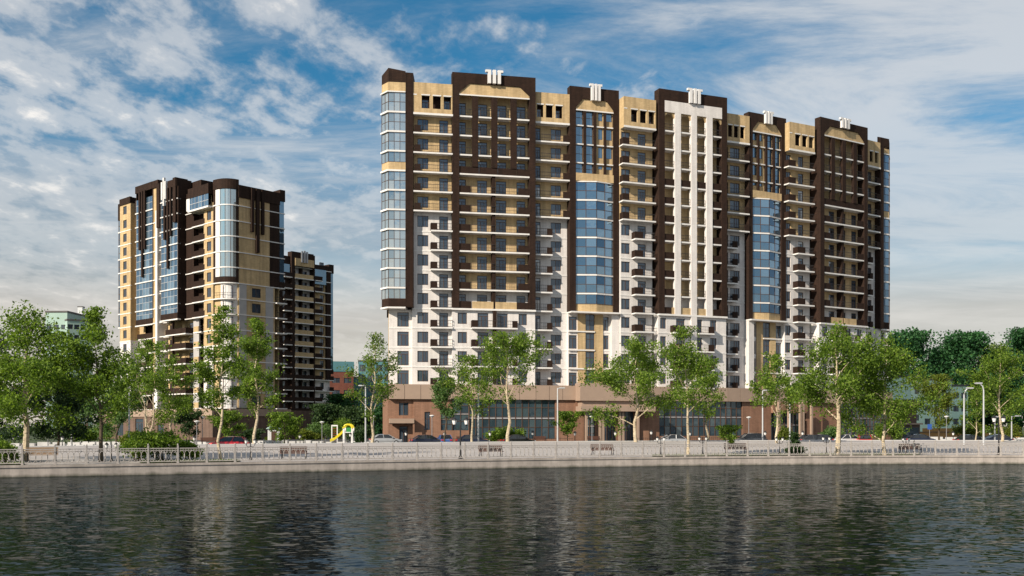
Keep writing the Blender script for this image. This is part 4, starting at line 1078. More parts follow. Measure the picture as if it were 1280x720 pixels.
def rear_block():
    T = Bld('apartment_tower', (*XY(385, 290), 0), 'shaded brown apartment tower standing behind the one with the rounded corner', 'building')
    S = Sec(343, 262, 1.087, 413); s = S.s; It = T.items; HB = 5.4; w = S.W
    def Z(k): return HB+3*k
    def slabs(): pass
    mb = MB(); hs = []
    for k in range(15):
        z = Z(k)
        for u, v in ((353.5, 357), (367, 372), (378, 386), (400.5, 405.5)): hs.append((s(u), s(v), z+.5, z+2.3))
    wall(mb, 0, s(362.5), 0, 0, 48.5, [h for h in hs if h[1] < s(360)], [(0, BRN)])
    wall(mb, s(366), s(389.5), .9, 0, 50.5, [h for h in hs if s(366) < h[0] < s(388)], [(0, 'finial_white')])
    wall(mb, s(390.5), w, .3, 0, 47.5, [h for h in hs if h[0] > s(391)], [(0, WHT), (Z(4), TAN)])
    mb.box(s(362), s(366), -1.0, .9, HB, 51.3, BRN); mb.box(s(389.4), s(391), -1.0, .9, HB, 51.0, BRN); mb.box(s(375.5), s(377.5), -.3, .9, HB, 49, BRN); mb.box(s(366), s(389.4), -1.0, .9, 49.6, 51.3, BRN)
    mb.box(0, s(362), -.3, .8, 47.8, 50, BRN); mb.box(s(391), w, -.3, .8, 47.5, 48.8, BRN); mb.box(s(407.5), w, -.25, .29, Z(4), 47.5, BRN)
    sides(mb, 0, w, 1, 16, 0, 48.4, [(0, WHT), (Z(4), BRN)])
    T.part(S, mb, 'facade_wall')
    hb = MB(); hb.box(s(366), s(389.4), -1.2, -.9, 47.6, 49.6, TAN); T.part(S, hb, 'header')
    f = MB()
    for d in (-.8, 0, .8): f.box(s(377)+d-.25, s(377)+d+.25, -1.5, -1.22, 48.6, 51.6 if d else 51.8, 'metal_grey')
    T.part(S, f, 'finial')
    for h in hs: It.window(S, h[0], h[1], 0 if h[1] < s(360) else (.9 if h[0] < s(388) else .3), h[2], h[3])
    for k in range(14):
        z = Z(k); m1 = TAN if k > 4 else BRN
        It.balcony(S, s(366), s(389.4), -1.0, .9, z, [(s(366.1), s(389.2), m1)], False, lip=.1)
        It.balcony(S, s(352), s(362), -1.2, 0, z, [(s(352), s(362), BRN)], False, lip=.1)
        It.balcony(S, s(391), s(400), -1.2, .3, z, [(s(391), s(400), BRN)], False, lip=.1)
        if k < 5: It.balcony(S, s(409), w+.9, -.4, .3, z, [(s(411), w+.9, BRN)], True, lip=.1)
    mb = MB(); l = MB()
    for k in range(1, 15): l.box(0, w+.2, -.35, .31, Z(k)-.15, Z(k)+.05, 'slab_white')
    T.part(S, l, 'ledge')
    mb.box(0, s(361), -.5, -.1, 44.6, 47.8, 'glass_bay'); T.part(S, mb, 'glazed_balcony'); mb = MB(); mb.box(s(391.5), s(406), -.6, .2, 43.5, 47.5, 'glass_bay'); T.part(S, mb, 'glazed_balcony')
    mb = MB(); mb.box(w, w+.9, 0, 3, Z(5), 47, 'glass_bay'); T.part(S, mb, 'glazed_bay'); mb = MB(); mb.box(w-.6, w+1, -.2, 3.1, 47, 49.4, BRN); T.part(S, mb, 'bay_cap'); mb = MB(); mb.box(w, w+1, -.1, 3.1, Z(5)-1.2, Z(5), BRN); T.part(S, mb, 'bay_base')
    It.finish(); T.root.location.z = -2.0
rear_block()

# ------------------------------------------------------------------ river, embankment, promenade, ground
fl = [(0, 48.3), (160, 46.4), (320, 43.6), (480, 41.6), (640, 39.6), (800, 37.4), (960, 36.3), (1120, 35.8), (1280, 35.3)]
rl = [(0, 24.8), (160, 23.0), (320, 21.4), (480, 19.8), (640, 18.5), (800, 17.2), (960, 16.8), (1120, 16.6), (1280, 16.8)]
ZR = 0.85
cf = np.polyfit([p[0] for p in fl], [p[1] for p in fl], 3); cr = np.polyfit([p[0] for p in rl], [p[1] for p in rl], 3)
xs_ = list(range(-40, 1321, 40))
FL = [XY(x, F*HC/np.polyval(cf, x)) for x in xs_]; RL = [XY(x, F*(HC-ZR)/np.polyval(cr, x)) for x in xs_]
FL = [(float(a), float(b)) for a, b in FL]; RL = [(float(a), float(b)) for a, b in RL]
def ext(P, n=70):
    (x0, y0), (x1, y1) = P[0], P[1]; (xa, ya), (xb, yb) = P[-2], P[-1]
    l0 = math.hypot(x0-x1, y0-y1); l1 = math.hypot(xb-xa, yb-ya)
    return [(x0+(x0-x1)/l0*n, y0+(y0-y1)/l0*n*.5)]+P+[(xb+(xb-xa)/l1*n, yb+(yb-ya)/l1*n)]
FLX, RLX = ext(FL), ext(RL)
def lerpline(P, x):
    for (xa, ya), (xb, yb) in zip(P, P[1:]):
        ta, tb = xa/ya, xb/yb
        t = (x-640)/F
        if ta <= t <= tb or (xb, yb) == P[-1]:
            # intersection of the view column with the segment
            dx_, dy_ = xb-xa, yb-ya; q = (t*ya-xa)/(dx_-t*dy_); return ya+dy_*q
def dF(x): return lerpline(FLX, x)
def dR_(x): return lerpline(RLX, x)
def PR(x, y):   # point of the sloping promenade seen at picture column x, row y
    a, b = dF(x), dR_(x); lo, hi = -0.05, 1.0
    for _ in range(40):
        t = (lo+hi)/2; d = a+(b-a)*t; z = ZR*t
        if YH+(HC-z)*F/d > y: lo = t
        else: hi = t
    d = a+(b-a)*t; X, Y = XY(x, d); return (X, Y, ZR*max(t, 0))
def GP(x, d, z=0.0): X, Y = XY(x, d); return (X, Y, z)
def strip(mb, A_, B_, za, zb, mat):
    for (a0, a1), (b0, b1) in zip(zip(A_, A_[1:]), zip(B_, B_[1:])):
        mb.quad([(*a0, za), (*a1, za), (*b1, zb), (*b0, zb)], mat)
def offs(P, Q, t): return [(a[0]+(b[0]-a[0])*t, a[1]+(b[1]-a[1])*t) for a, b in zip(P, Q)]
def offd(P, d):   # shift a line away from the river by d metres
    out = []
    for i, p in enumerate(P):
        a, b = P[max(i-1, 0)], P[min(i+1, len(P)-1)]; L_ = math.hypot(b[0]-a[0], b[1]-a[1])
        out.append((p[0]-(b[1]-a[1])/L_*d, p[1]+(b[0]-a[0])/L_*d))
    return out
ZW = -0.74
mb = MB(); mb.quad([(-2500, -3000, ZW), (2500, -3000, ZW), (2500, 240, ZW), (-2500, 240, ZW)], 'river_water')
tag(mb.build('river'), kind='structure')
# one ground sheet from the embankment to the horizon
mb = MB(); far = [(-3500+7000*i/(len(RLX)-1), 5500) for i in range(len(RLX))]
G0 = [(-2600, RLX[0][1])]+RLX+[(2600, RLX[-1][1]+200)]
mid = [(p[0]*2.4, 320+p[1]*.2) for p in G0]; far = [(p[0]*6 if abs(p[0]) < 500 else p[0]*2, 6000) for p in G0]
strip(mb, G0, mid, -.02, -.02, 'ground_green'); strip(mb, mid, far, -.02, -.02, 'ground_green')
tag(mb.build('ground'), kind='structure')
mb = MB(); strip(mb, offd(RLX, -.2), offd(RLX, 110), .0, .0, 'asphalt'); tag(mb.build('parking_lot'), kind='structure')
mb = MB()
inn = offd(FLX, .55); g1 = offd(FLX, .75); g2 = offd(FLX, 2.3)
strip(mb, inn, RLX, .0, ZR, 'paving')
e2 = offd(RLX, .35); strip(mb, RLX, e2, ZR, ZR, 'paving'); strip(mb, e2, e2, ZR, 0, 'paving')
tag(mb.build('promenade'), kind='structure')
mb = MB(); k1 = offd(RLX, -.35); strip(mb, k1, e2, ZR+.035, ZR+.05, 'kerb_white'); strip(mb, k1, k1, ZR-.05, ZR+.035, 'kerb_white'); strip(mb, e2, e2, ZR+.05, 0, 'kerb_white'); tag(mb.build('kerb'), kind='structure')
# embankment wall with coping
mb = MB(); f0 = offd(FLX, 0.0); fw = offd(FLX, .06)
strip(mb, fw, fw, -1.6, -.13, 'concrete'); strip(mb, f0, f0, -.13, .02, 'concrete'); strip(mb, f0, inn, .02, .02, 'concrete'); strip(mb, f0, fw, -.13, -.13, 'concrete'); strip(mb, inn, inn, .02, -.2, 'concrete')
tag(mb.build('embankment_wall'), 'long pale stained concrete wall rising straight from the dark river', 'river wall')
# grass verges just behind the railing
def seg(P, x0, x1):
    return [XY(x, lerpline(P, x)) for x in np.linspace(x0, x1, max(2, int((x1-x0)/60)))]
rnd = random.Random(3)
for x0, x1 in ((815, 1150), (-40, 30), (175, 300)):
    a_ = seg(g1, x0, x1); b_ = seg(g2, x0, x1); mb = MB()
    strip(mb, a_, b_, .06, .10, 'grass')
    for i in range(int((x1-x0)*9)):
        t = rnd.random()*(len(a_)-1); j = int(t); t -= j; q = rnd.random()
        ax = [a_[j][c]+(a_[j+1][c]-a_[j][c])*t for c in (0, 1)]; bx = [b_[j][c]+(b_[j+1][c]-b_[j][c])*t for c in (0, 1)]
        X, Y = ax[0]+(bx[0]-ax[0])*q, ax[1]+(bx[1]-ax[1])*q; h = rnd.uniform(.06, .17); w = .04; an = rnd.random()*6.28
        mb.quad([(X-w*math.cos(an), Y-w*math.sin(an), .05), (X+w*math.cos(an), Y+w*math.sin(an), .05), (X+rnd.uniform(-.06, .06), Y, .06+h)], 'leaf_birch')
    tag(mb.build('grass_verge'), kind='stuff')

# ------------------------------------------------------------------ railing on the embankment
line = offd(FLX, .28); posts = []
acc = 0; step = 1.9; L0 = 50.0
tot = []
for (a, b) in zip(line, line[1:]):
    L_ = math.hypot(b[0]-a[0], b[1]-a[1]); tot.append((acc, a, b, L_)); acc += L_
def at(sx_):
    for s0, a, b, L_ in tot:
        if sx_ <= s0+L_+1e-6: t = (sx_-s0)/L_; return (a[0]+(b[0]-a[0])*t, a[1]+(b[1]-a[1])*t)
rail = empty('embankment_railing', (*at(acc/2), 0), 0, 'pale metal railing with rows of oval hoops along the top of the river wall', 'railing')
rb = rail.location
pm = MB(); pm.box(-.055, .055, -.055, .055, .02, 1.22, 'railing_stone'); pm.box(-.075, .075, -.075, .075, .02, .1, 'railing_stone'); pm.lathe([(.03, 1.22), (.055, 1.27), (.03, 1.33), (0, 1.35)], 'railing_stone', 8)
pmesh = pm.mesh('post')
pn = MB(); 
for z, t in ((1.02, .03), (.88, .022), (.14, .03)): pn.box(.05, step-.05, -t*.8, t*.8, z-t, z+t, 'railing_stone')
no = 5; wv = (step-.16)/no
for i in range(no):
    cx_ = .08+wv*(i+.5); pts = []
    for j in range(17):
        an = 2*math.pi*j/16; pts.append((cx_+wv*.56*math.cos(an), (.014 if i % 2 else -.014), .51+.355*math.sin(an)))
    pn.tube(pts, .021, 'railing_stone', 5, False)
for i in range(no*2): 
    xx = .08+wv*.5*(i+.5); pn.box(xx-.012, xx+.012, -.012, .012, .9, 1.0, 'railing_stone')
nmesh = pn.mesh('panel')
s_ = 48.0; prev = None; cnt = 0
while s_ < acc-20 and cnt < 62:
    p = at(s_); q = at(s_+step)
    if p[0]/p[1] > -.62 and p[0]/p[1] < .60:
        th = math.atan2(q[1]-p[1], q[0]-p[0])
        link('post', pmesh, rail, (p[0]-rb[0], p[1]-rb[1], 0), th); link('panel', nmesh, rail, (p[0]-rb[0], p[1]-rb[1], 0), th); cnt += 1
    s_ += step

# ------------------------------------------------------------------ trees
def leaf_mesh(name, C, size, mat, rng, droop=0.0):
    n = len(C); a = rng.normal(size=(n, 3)); a[:, 2] += 0.3; a /= np.linalg.norm(a, axis=1)[:, None]
    b = rng.normal(size=(n, 3)); b -= (b*a).sum(1)[:, None]*a; b /= np.linalg.norm(b, axis=1)[:, None]
    c = np.cross(a, b); sz = size*rng.uniform(.55, 1.25, size=(n, 1))
    V = np.empty((n, 4, 3)); V[:, 0] = C-b*sz; V[:, 1] = C-c*sz*.62+b*sz*.1; V[:, 2] = C+b*sz; V[:, 3] = C+c*sz*.62+b*sz*.1
    me = bpy.data.meshes.new(name); me.vertices.add(n*4); me.loops.add(n*4); me.polygons.add(n)
    me.vertices.foreach_set('co', V.reshape(-1)); me.loops.foreach_set('vertex_index', np.arange(n*4, dtype=np.int32))
    me.polygons.foreach_set('loop_start', np.arange(0, n*4, 4, dtype=np.int32)); me.polygons.foreach_set('loop_total', np.full(n, 4, dtype=np.int32))
    me.materials.append(MAT[mat]); me.update(); me.validate(); return me
def tree(loc, h, r, seed, label, cat='tree', group=None, name='birch_tree', bark='birch_bark', leaf='leaf_birch', nleaf=6000, lsize=.17,
         base=.2, limbs=14, lean=0.0, shape='oval', up=50, r0=None, stems=1, clump=.42):
    rng = np.random.default_rng(seed); root = empty(name, loc, 0, label, cat, group); nleaf = int(nleaf*(1.5 if leaf in ('leaf_far', 'leaf_dark', 'leaf_light') else 1.2)); lsize *= .84
    T = MB(); tips = []; r0 = (r0 or max(.09, h*.0165))*.88
    for sI in range(stems):
        la = rng.uniform(0, 6.28) if stems > 1 else 0; ln = lean if stems == 1 else h*.12
        n = 9; pts = []; bx = 0.0; by = 0.0; hh = h*(1 if sI == 0 else rng.uniform(.75, .95))
        for i in range(n):
            t = i/(n-1); wob = h*.012
            ex = (ln*t**1.2 if stems == 1 else ln*math.cos(la+sI*6.28/stems)*t**.8)+(rng.normal()*wob if 0 < i else 0)
            ey = (0 if stems == 1 else ln*math.sin(la+sI*6.28/stems)*t**.8)+(rng.normal()*wob if 0 < i else 0)
            pts.append((ex, ey, hh*.97*t-(.15 if i == 0 else 0)))
        rad = [r0*((1-i/(n-1))**1.1*.95+.05)*(1.25 if i == 0 else 1)*(1 if stems == 1 else .7) for i in range(n)]
        T.tube(pts, rad, bark, 7)
        P = np.array(pts)
        def ptat(t): 
            f = t*(n-1); i = min(int(f), n-2); return P[i]+(P[i+1]-P[i])*(f-i), rad[i]+(rad[i+1]-rad[i])*(f-i)
        nl = max(3, limbs//stems)
        for k in range(nl):
            t = base+(0.97-base)*((k+.35)/nl)**.9; p, rr = ptat(t); az = k*2.399+rng.uniform(-.4, .4)+seed
            q = (t-base)/(1-base)
            if shape == 'oval': pf = (.85+.8*q)*(1-q)**1.15*1.25
            elif shape == 'vase': pf = (.7+.6*q) if q < .5 else 1.0*(1-((q-.5)/.56)**1.4)
            elif shape == 'column': pf = (.75+.4*math.sin(q*3.1))*(1-q*.78)
            elif shape == 'cone': pf = 1-q*.92
            else: pf = math.sqrt(max(.05, 1-(2*q-.9)**2))
            Ln = max(.3, r*pf*rng.uniform(.62, 1.2)); el = R(up+rng.uniform(-12, 12))*(1 if q < .8 else 1.15)
            Lt = Ln/max(.35, math.cos(el)) if shape != 'cone' else Ln
            Lt = min(Lt, h*.5, (h*1.0-p[2])/max(.4, math.sin(el))*.95+.25)
            lp = [p]; m = 5; d = np.array([math.cos(az)*math.cos(el), math.sin(az)*math.cos(el), math.sin(el)])
            for j in range(1, m):
                d = d+np.array([rng.normal()*.13, rng.normal()*.13, (-.10 if shape == 'oval' else -.03)+rng.normal()*.08]); d /= np.linalg.norm(d)
                lp.append(lp[-1]+d*Lt/(m-1))
            rl_ = [max(.012, rr*.42*(1-j/(m-1)*.88)) for j in range(m)]
            T.tube([tuple(v) for v in lp], rl_, bark, 5, False)
            ns = 5
            for j in range(ns):
                f = (.3+.7*(j+rng.uniform(0, 1))/ns)*(m-1); i = min(int(f), m-2); sp_ = lp[i]+(lp[i+1]-lp[i])*(f-i)
                d2 = d+rng.normal(size=3)*.8; d2[2] -= .15; d2 /= np.linalg.norm(d2); l2 = Lt*rng.uniform(.18, .38)
                e = sp_+d2*l2; T.tube([tuple(sp_), tuple((sp_+e)/2+rng.normal(size=3)*.04), tuple(e)], [max(.01, rl_[i]*.45), .01, .006], bark, 4, False)
                tips.append((sp_, e, l2))
            tips.append((lp[-2], lp[-1], Lt*.3)); tips.append((lp[2], lp[-1], Lt*.4))
        tips.append((P[-2], P[-1]*np.array([1, 1, 1.0]), h*.08))
    T.build('trunk', root)
    # leaves in clumps hung along the twigs
    wts = np.array([t[2] for t in tips]); wts /= wts.sum(); cs = []
    cl = []
    for (a, b, l), w in zip(tips, wts):
        k = max(1, int(w*nleaf/13)); 
        for _ in range(k): cl.append((a+(b-a)*rng.uniform(.05, 1.1)+rng.normal(size=3)*clump*.35*max(.4, min(1.2, r/2.5)), rng.uniform(.6, 1.3)))
    per = max(4, nleaf//len(cl))
    for c, q in cl:
        m_ = int(per*q); s3 = clump*q*.62*max(.5, min(1.3, r/2.4)); cs.append(c+rng.normal(size=(m_, 3))*np.array([s3, s3, s3*.75]))
    Cc = np.concatenate(cs); Cc = Cc[Cc[:, 2] > h*.08]
    Cc = Cc[Cc[:, 2] < h*1.02]
    link('crown', leaf_mesh('crown', Cc, lsize, leaf, rng), root)
    return root
def bush(loc, w, h, seed, label, leaf='leaf_birch', n=1800, lsize=.13, name='bush', group=None, lobes=9, depth=None, cat='bush'):
    rng = np.random.default_rng(seed); root = empty(name, loc, 0, label, cat, group); T = MB(); cs = []; dp = depth or w*.8
    for k in range(lobes):
        a = rng.uniform(0, 6.28); q = math.sqrt(rng.uniform(0, 1))*.75; c = np.array([math.cos(a)*q*w/2, math.sin(a)*q*dp/2, h*rng.uniform(.3, .78)*(1-.35*q*q)])
        T.tube([(c[0]*.25, c[1]*.25, -.05), (c[0]*.6, c[1]*.6, c[2]*.5), tuple(c)], [.03, .02, .01], 'bark_dark', 5, False)
        s3 = np.array([w*.19, dp*.19, h*.19])
        for _ in range(9):
            u = rng.normal(size=3); u /= np.linalg.norm(u); c2 = c+u*s3*1.0*rng.uniform(.5, 1.15)
            cs.append(c2+rng.normal(size=(max(3, n//lobes//9), 3))*s3*.36)
    C = np.concatenate(cs); C = C[C[:, 2] > .03]
    T.build('stem', root); link('foliage', leaf_mesh('foliage', C, lsize, leaf, rng), root); return root
# trees on and behind the promenade: (column, row of foot or None, distance when the foot is hidden, row of top, half width px, ...)
def TR(x, yb, d, yt, hw, seed, label, **k):
    if yb: loc = PR(x, yb)
    else: loc = GP(x, d)
    d = loc[1]; h = HC-(yt-YH)*d/F-loc[2]; r = hw*d/F
    return tree(loc, h, r, seed, label, **k)
gB = 'birches along the riverside promenade'
TR(31, 576, 0, 378, 60, 11, 'broad full-crowned birch with a thick trunk beside the leftmost bench', group=gB, nleaf=15000, base=.2, limbs=20, shape='oval', r0=.26, lsize=.13, up=40, clump=.5)
TR(126, 577, 0, 388, 40, 12, 'dark-leaved tree with a leaning forked trunk, between the leftmost bench and the large bush', group=gB, nleaf=9000, base=.22, limbs=20, lean=-.5, bark='bark_dark', lsize=.125, up=50, clump=.45, shape='column')
TR(188, None, 101, 428, 36, 13, 'multi-stemmed open birch rising behind the large bush', group=gB, nleaf=6500, stems=3, limbs=15, shape='vase', lsize=.15)
TR(216, None, 112, 442, 26, 14, 'slim birch just right of the multi-stemmed one, in front of the tower podium', group=gB, nleaf=4500, limbs=13, shape='oval', lsize=.15)
TR(276, 574, 0, 386, 32, 15, 'tall slender birch in front of the red car', group=gB, nleaf=8000, base=.27, limbs=18, shape='column', lsize=.115, r0=.14, lean=.15)
TR(318, None, 99, 400, 30, 16, 'slender birch to the right of the red car, in front of the shaded tower wall', group=gB, nleaf=7000, base=.26, limbs=17, shape='column', lsize=.15, lean=.4)
TR(464, None, 112, 418, 32, 17, 'sparse forked birch at the left end of the long block', group=gB, nleaf=3800, base=.2, limbs=16, shape='column', lsize=.15, lean=.9, up=55)
TR(556, None, 128, 474, 19, 18, 'small round pale green tree in front of the podium brickwork', name='round_tree', group=None, bark='bark_dark', leaf='leaf_light', nleaf=4200, base=.36, limbs=13, shape='round', lsize=.17, clump=.5)
TR(590, None, 118, 446, 30, 19, 'thin birch crossing the street lamp at the left end of the storefront', group=gB, nleaf=4200, base=.3, limbs=13, shape='vase', lsize=.16)
TR(635, None, 109, 420, 48, 20, 'wide forked birch with pale limbs in front of the left storefront', group=gB, nleaf=6500, base=.33, limbs=15, shape='vase', lsize=.16, r0=.26, up=52)
TR(710, None, 126, 515, 21, 21, 'small low round tree left of the podium entrance', name='round_tree', bark='bark_dark', nleaf=2600, base=.25, limbs=11, shape='round', lsize=.17, up=40)
TR(796, None, 112, 424, 58, 22, 'large broad birch with low spreading limbs at the podium entrance', group=gB, nleaf=13000, base=.2, limbs=20, shape='oval', lsize=.16, r0=.25, up=42, lean=-.4, clump=.5)
TR(860, 570, 0, 410, 36, 23, 'leaning airy birch rooted in the grass verge behind the railing, right of the entrance', group=gB, nleaf=6200, base=.28, limbs=19, shape='column', lsize=.13, lean=-.4, r0=.16)
TR(884, None, 120, 450, 26, 24, 'slim birch behind the leaning one, before the right storefront', group=gB, nleaf=4200, base=.28, limbs=13, shape='vase', lsize=.16)
TR(908, 566, 0, 532, 15, 25, 'little round tree beside the bench on the right half of the promenade', name='round_tree', bark='bark_dark', nleaf=1500, base=.3, limbs=10, shape='round', lsize=.12, up=42)
TR(972, None, 112, 442, 30, 26, 'tilted birch between the little round tree and the thick-trunked birch', group=gB, nleaf=6000, base=.26, limbs=15, shape='oval', lsize=.16, lean=-.6, up=52)
TR(1046, 569, 0, 403, 50, 27, 'tallest broad birch with a thick white trunk near the right end of the long block', group=gB, nleaf=13500, base=.25, limbs=21, shape='oval', lsize=.14, r0=.27, up=40, clump=.48)
TR(1106, 569, 0, 418, 42, 28, 'dense birch with foliage hanging to the railing, at the right corner of the long block', group=gB, nleaf=12500, base=.1, limbs=22, shape='oval', lsize=.14, up=42, clump=.48, bark='birch_bark')
TR(1174, None, 150, 470, 20, 29, 'rounded olive tree in front of the mint green building', name='round_tree', bark='bark_dark', leaf='leaf_yellow', nleaf=5200, base=.2, limbs=14, shape='round', lsize=.2, up=45, clump=.55)
TR(1252, None, 116, 428, 36, 30, 'tall birch behind the lantern near the right edge', group=gB, nleaf=8000, base=.22, limbs=18, shape='oval', lsize=.16, lean=-.2, up=48)
TR(1220, None, 128, 486, 19, 31, 'thin light birch between the two curved street lamps on the right', group=gB, nleaf=2800, base=.2, limbs=13, shape='oval', lsize=.16, up=48)
TR(72, None, 108, 452, 36, 32, 'dark green tree behind the two trees at the left edge', name='leafy_tree', bark='bark_dark', leaf='leaf_dark', nleaf=9000, base=.12, limbs=18, shape='oval', lsize=.19, up=42, clump=.6)
TR(-6, None, 100, 410, 42, 33, 'dark green tree cut by the left edge of the view', name='leafy_tree', bark='bark_dark', leaf='leaf_dark', nleaf=8000, base=.12, limbs=16, shape='oval', lsize=.19, up=42, clump=.6)
TR(146, None, 140, 452, 24, 34, 'pale green tree in front of the white left wall of the tower', name='leafy_tree', bark='bark_dark', leaf='leaf_light', nleaf=5200, base=.1, limbs=15, shape='oval', lsize=.22, up=42, clump=.6)
TR(108, None, 150, 470, 26, 35, 'low dark tree left of the pale green one', name='leafy_tree', bark='bark_dark', leaf='leaf_dark', nleaf=5000, base=.08, limbs=14, shape='round', lsize=.24, up=42, clump=.6)
TR(356, None, 118, 516, 24, 36, 'small bright round tree right of the little kiosk', name='round_tree', bark='bark_dark', nleaf=3200, base=.2, limbs=12, shape='round', lsize=.16, up=40)
TR(283, None, 128, 514, 22, 37, 'small round tree behind the tall slender birch', name='round_tree', bark='bark_dark', nleaf=3200, base=.18, limbs=12, shape='round', lsize=.17, up=40)
TR(236, None, 130, 512, 18, 38, 'small round tree in front of the tower podium', name='round_tree', bark='bark_dark', leaf='leaf_dark', nleaf=2600, base=.18, limbs=12, shape='round', lsize=.17, up=40)
TR(427, None, 235, 494, 22, 39, 'dark bushy tree in front of the red brick building', name='leafy_tree', bark='bark_dark', leaf='leaf_far', nleaf=5500, base=.08, limbs=15, shape='round', lsize=.34, up=42, clump=.9)
TR(408, None, 200, 506, 18, 40, 'low dark tree at the foot of the shaded tower', name='leafy_tree', bark='bark_dark', leaf='leaf_dark', nleaf=3800, base=.08, limbs=13, shape='round', lsize=.3, up=42, clump=.8)
TR(448, None, 190, 508, 20, 41, 'dark tree behind the playground', name='leafy_tree', bark='bark_dark', leaf='leaf_dark', nleaf=4200, base=.08, limbs=13, shape='oval', lsize=.28, up=42, clump=.8)
TR(478, None, 200, 508, 16, 42, 'dark tree behind the sparse forked birch, against the teal office block', name='leafy_tree', bark='bark_dark', leaf='leaf_far', nleaf=3600, base=.08, limbs=13, shape='oval', lsize=.28, up=42, clump=.8)
far = [(1128, 415, 32, 'tall dark tree rising directly behind the right corner of the long block'), (1172, 436, 30, 'dark tree dipping lower behind the mint green building'), (1206, 417, 34, 'biggest dark tree crown above the roof of the mint green building'),
       (1240, 440, 28, 'dark tree behind the tall birch near the right edge'), (1276, 414, 36, 'dark tree cut by the right edge of the view')]
for i, (x, yt, hw, lb) in enumerate(far):
    TR(x, None, 262+i*6, yt, hw, 50+i, lb, name='leafy_tree', group='dark trees behind the mint building', bark='bark_dark', leaf='leaf_far', nleaf=15000, base=.04, limbs=26, shape='oval' if i % 2 else 'round', lsize=.5, up=35, clump=1.5)
# bushes
def BU(x, yb, d, w, h, seed, label, **k):
    loc = PR(x, yb) if yb else GP(x, d); return bush(loc, w, h, seed, label, **k)
BU(205, 576, 0, 4.6, 2.55, 70, 'largest leafy bush by the railing, in front of the tower podium', n=6500, lobes=16, lsize=.1)
BU(172, 577, 0, 2.8, 1.75, 71, 'lower leafy bush joining the left side of the largest one', n=3200, lobes=10, lsize=.1)
BU(235, 575, 0, 2.2, 1.45, 77, 'small leafy bush joining the right side of the largest one', n=2600, lobes=9, lsize=.1)
BU(8, 578, 0, 2.6, 1.75, 72, 'dark leafy bush by the railing at the left edge', n=3400, lobes=10, lsize=.1)
BU(993, 569, 0, 2.0, 1.05, 73, 'spreading dark shrub around the foot of the conical one', leaf='leaf_dark', n=2200, lsize=.09)
r_ = tree(PR(993, 568.5), 1.95, .75, 74, 'dark conical evergreen shrub behind the railing, left of the thick-trunked birch', cat='shrub', name='conical_shrub', bark='bark_dark', leaf='leaf_dark', nleaf=2800, base=.05, limbs=16, shape='cone', lsize=.09, up=15, clump=.3)
for i, (x, d, w, h, lf, lb) in enumerate([(163, 122, 3.0, 2.2, 'leaf_yellow', 'bright yellow-green shrub behind the large bush at the tower podium'), (400, 165, 5, 3.4, 'leaf_light', 'leafy bush left of the yellow slide'), (384, 158, 4, 2.2, 'leaf_yellow', 'yellowish bush right of the small bright round tree'),
      (425, 172, 6, 4.4, 'leaf_birch', 'green bush behind the slide'), (452, 126, 1.7, 2.4, 'leaf_dark', 'dark narrow bush beside the street lamp left of the sparse birch'), (640, 138, 3.2, 3.0, 'leaf_birch', 'bush beside the trunk of the wide forked birch'), (620, 140, 3.2, 2.6, 'leaf_birch', 'bush left of the wide forked birch, against the storefront'),
      (983, 140, 2.6, 3.0, 'leaf_yellow', 'light bush left of the conical shrub against the podium'), (1038, 142, 3.4, 2.9, 'leaf_light', 'pale bush behind the thick white trunk'), (1208, 160, 5.2, 3.6, 'leaf_yellow', 'wide olive bush right of the rounded olive tree'), (1262, 165, 4.6, 3.4, 'leaf_yellow', 'olive bush behind the birch near the right edge'),
      (118, 150, 6, 2.8, 'leaf_birch', 'wide green bush left of the tower podium'), (90, 165, 5.5, 3.6, 'leaf_red', 'dark reddish bush among the greenery on the left'), (60, 155, 8, 3.0, 'leaf_dark', 'wide dark bush behind the car park on the left'), (20, 150, 8, 3.4, 'leaf_dark', 'dark bush at the far left behind the car park'),
      (320, 150, 5, 2.4, 'leaf_dark', 'dark bush left of the kiosk'), (450, 165, 4, 3.0, 'leaf_dark', 'dark bush right of the playground'), (346, 140, 3.2, 1.6, 'leaf_yellow', 'low yellow-green bush in front of the kiosk'), (1110, 170, 5, 4, 'leaf_birch', 'bush at the right corner of the podium')]):
    BU(x, None, d, w, h, 80+i, lb, leaf=lf, n=2600, lsize=.16 if d > 130 else .13, lobes=10)

# ------------------------------------------------------------------ background buildings
def block(name, S, depth, h, fl_h, wallm, label, roofm='roof', cols=6, wz=(.9, 2.3), ww=1.5, bands=(), first=0, ground=None, roof_h=0.5, group=None, side_cols=0, wnd='window'):
    B = Bld(name, (*S.world(S.W/2, depth/2), 0), label, 'building'); B.root['group'] = group or 'background houses'
    if not group: del B.root['group']
    it = Items(B.root); holes = []; n = int((h-first-.3)//fl_h)
    for k in range(n):
        for c in range(cols):
            xc = S.W*(c+.5)/cols; holes.append((xc-ww/2, xc+ww/2, first+k*fl_h+wz[0], first+k*fl_h+wz[1]))
    bd = [(0, ground or wallm), (first, wallm)] if first else [(0, wallm)]
    mb = MB(); wall(mb, 0, S.W, 0, 0, h, holes, bd); sides(mb, 0, S.W, 0, depth, 0, h, bd)
    B.part(S, mb, 'wall')
    rm = MB(); rm.box(-.15, S.W+.15, -.15, depth+.15, h, h+roof_h, roofm); B.part(S, rm, 'roof')
    for hh in holes: it.window(S, hh[0], hh[1], 0, hh[2], hh[3])
    if side_cols:   # windows on the left return too
        pass
    it.finish(); return B
S = Sec(1139, 232, .55, 1153); b_ = block('apartment_house', S, 12, 14.2, 3.1, 'mint_wall', 'narrow pale mint stair wing at the left end of the mint green house', cols=1, group=None)
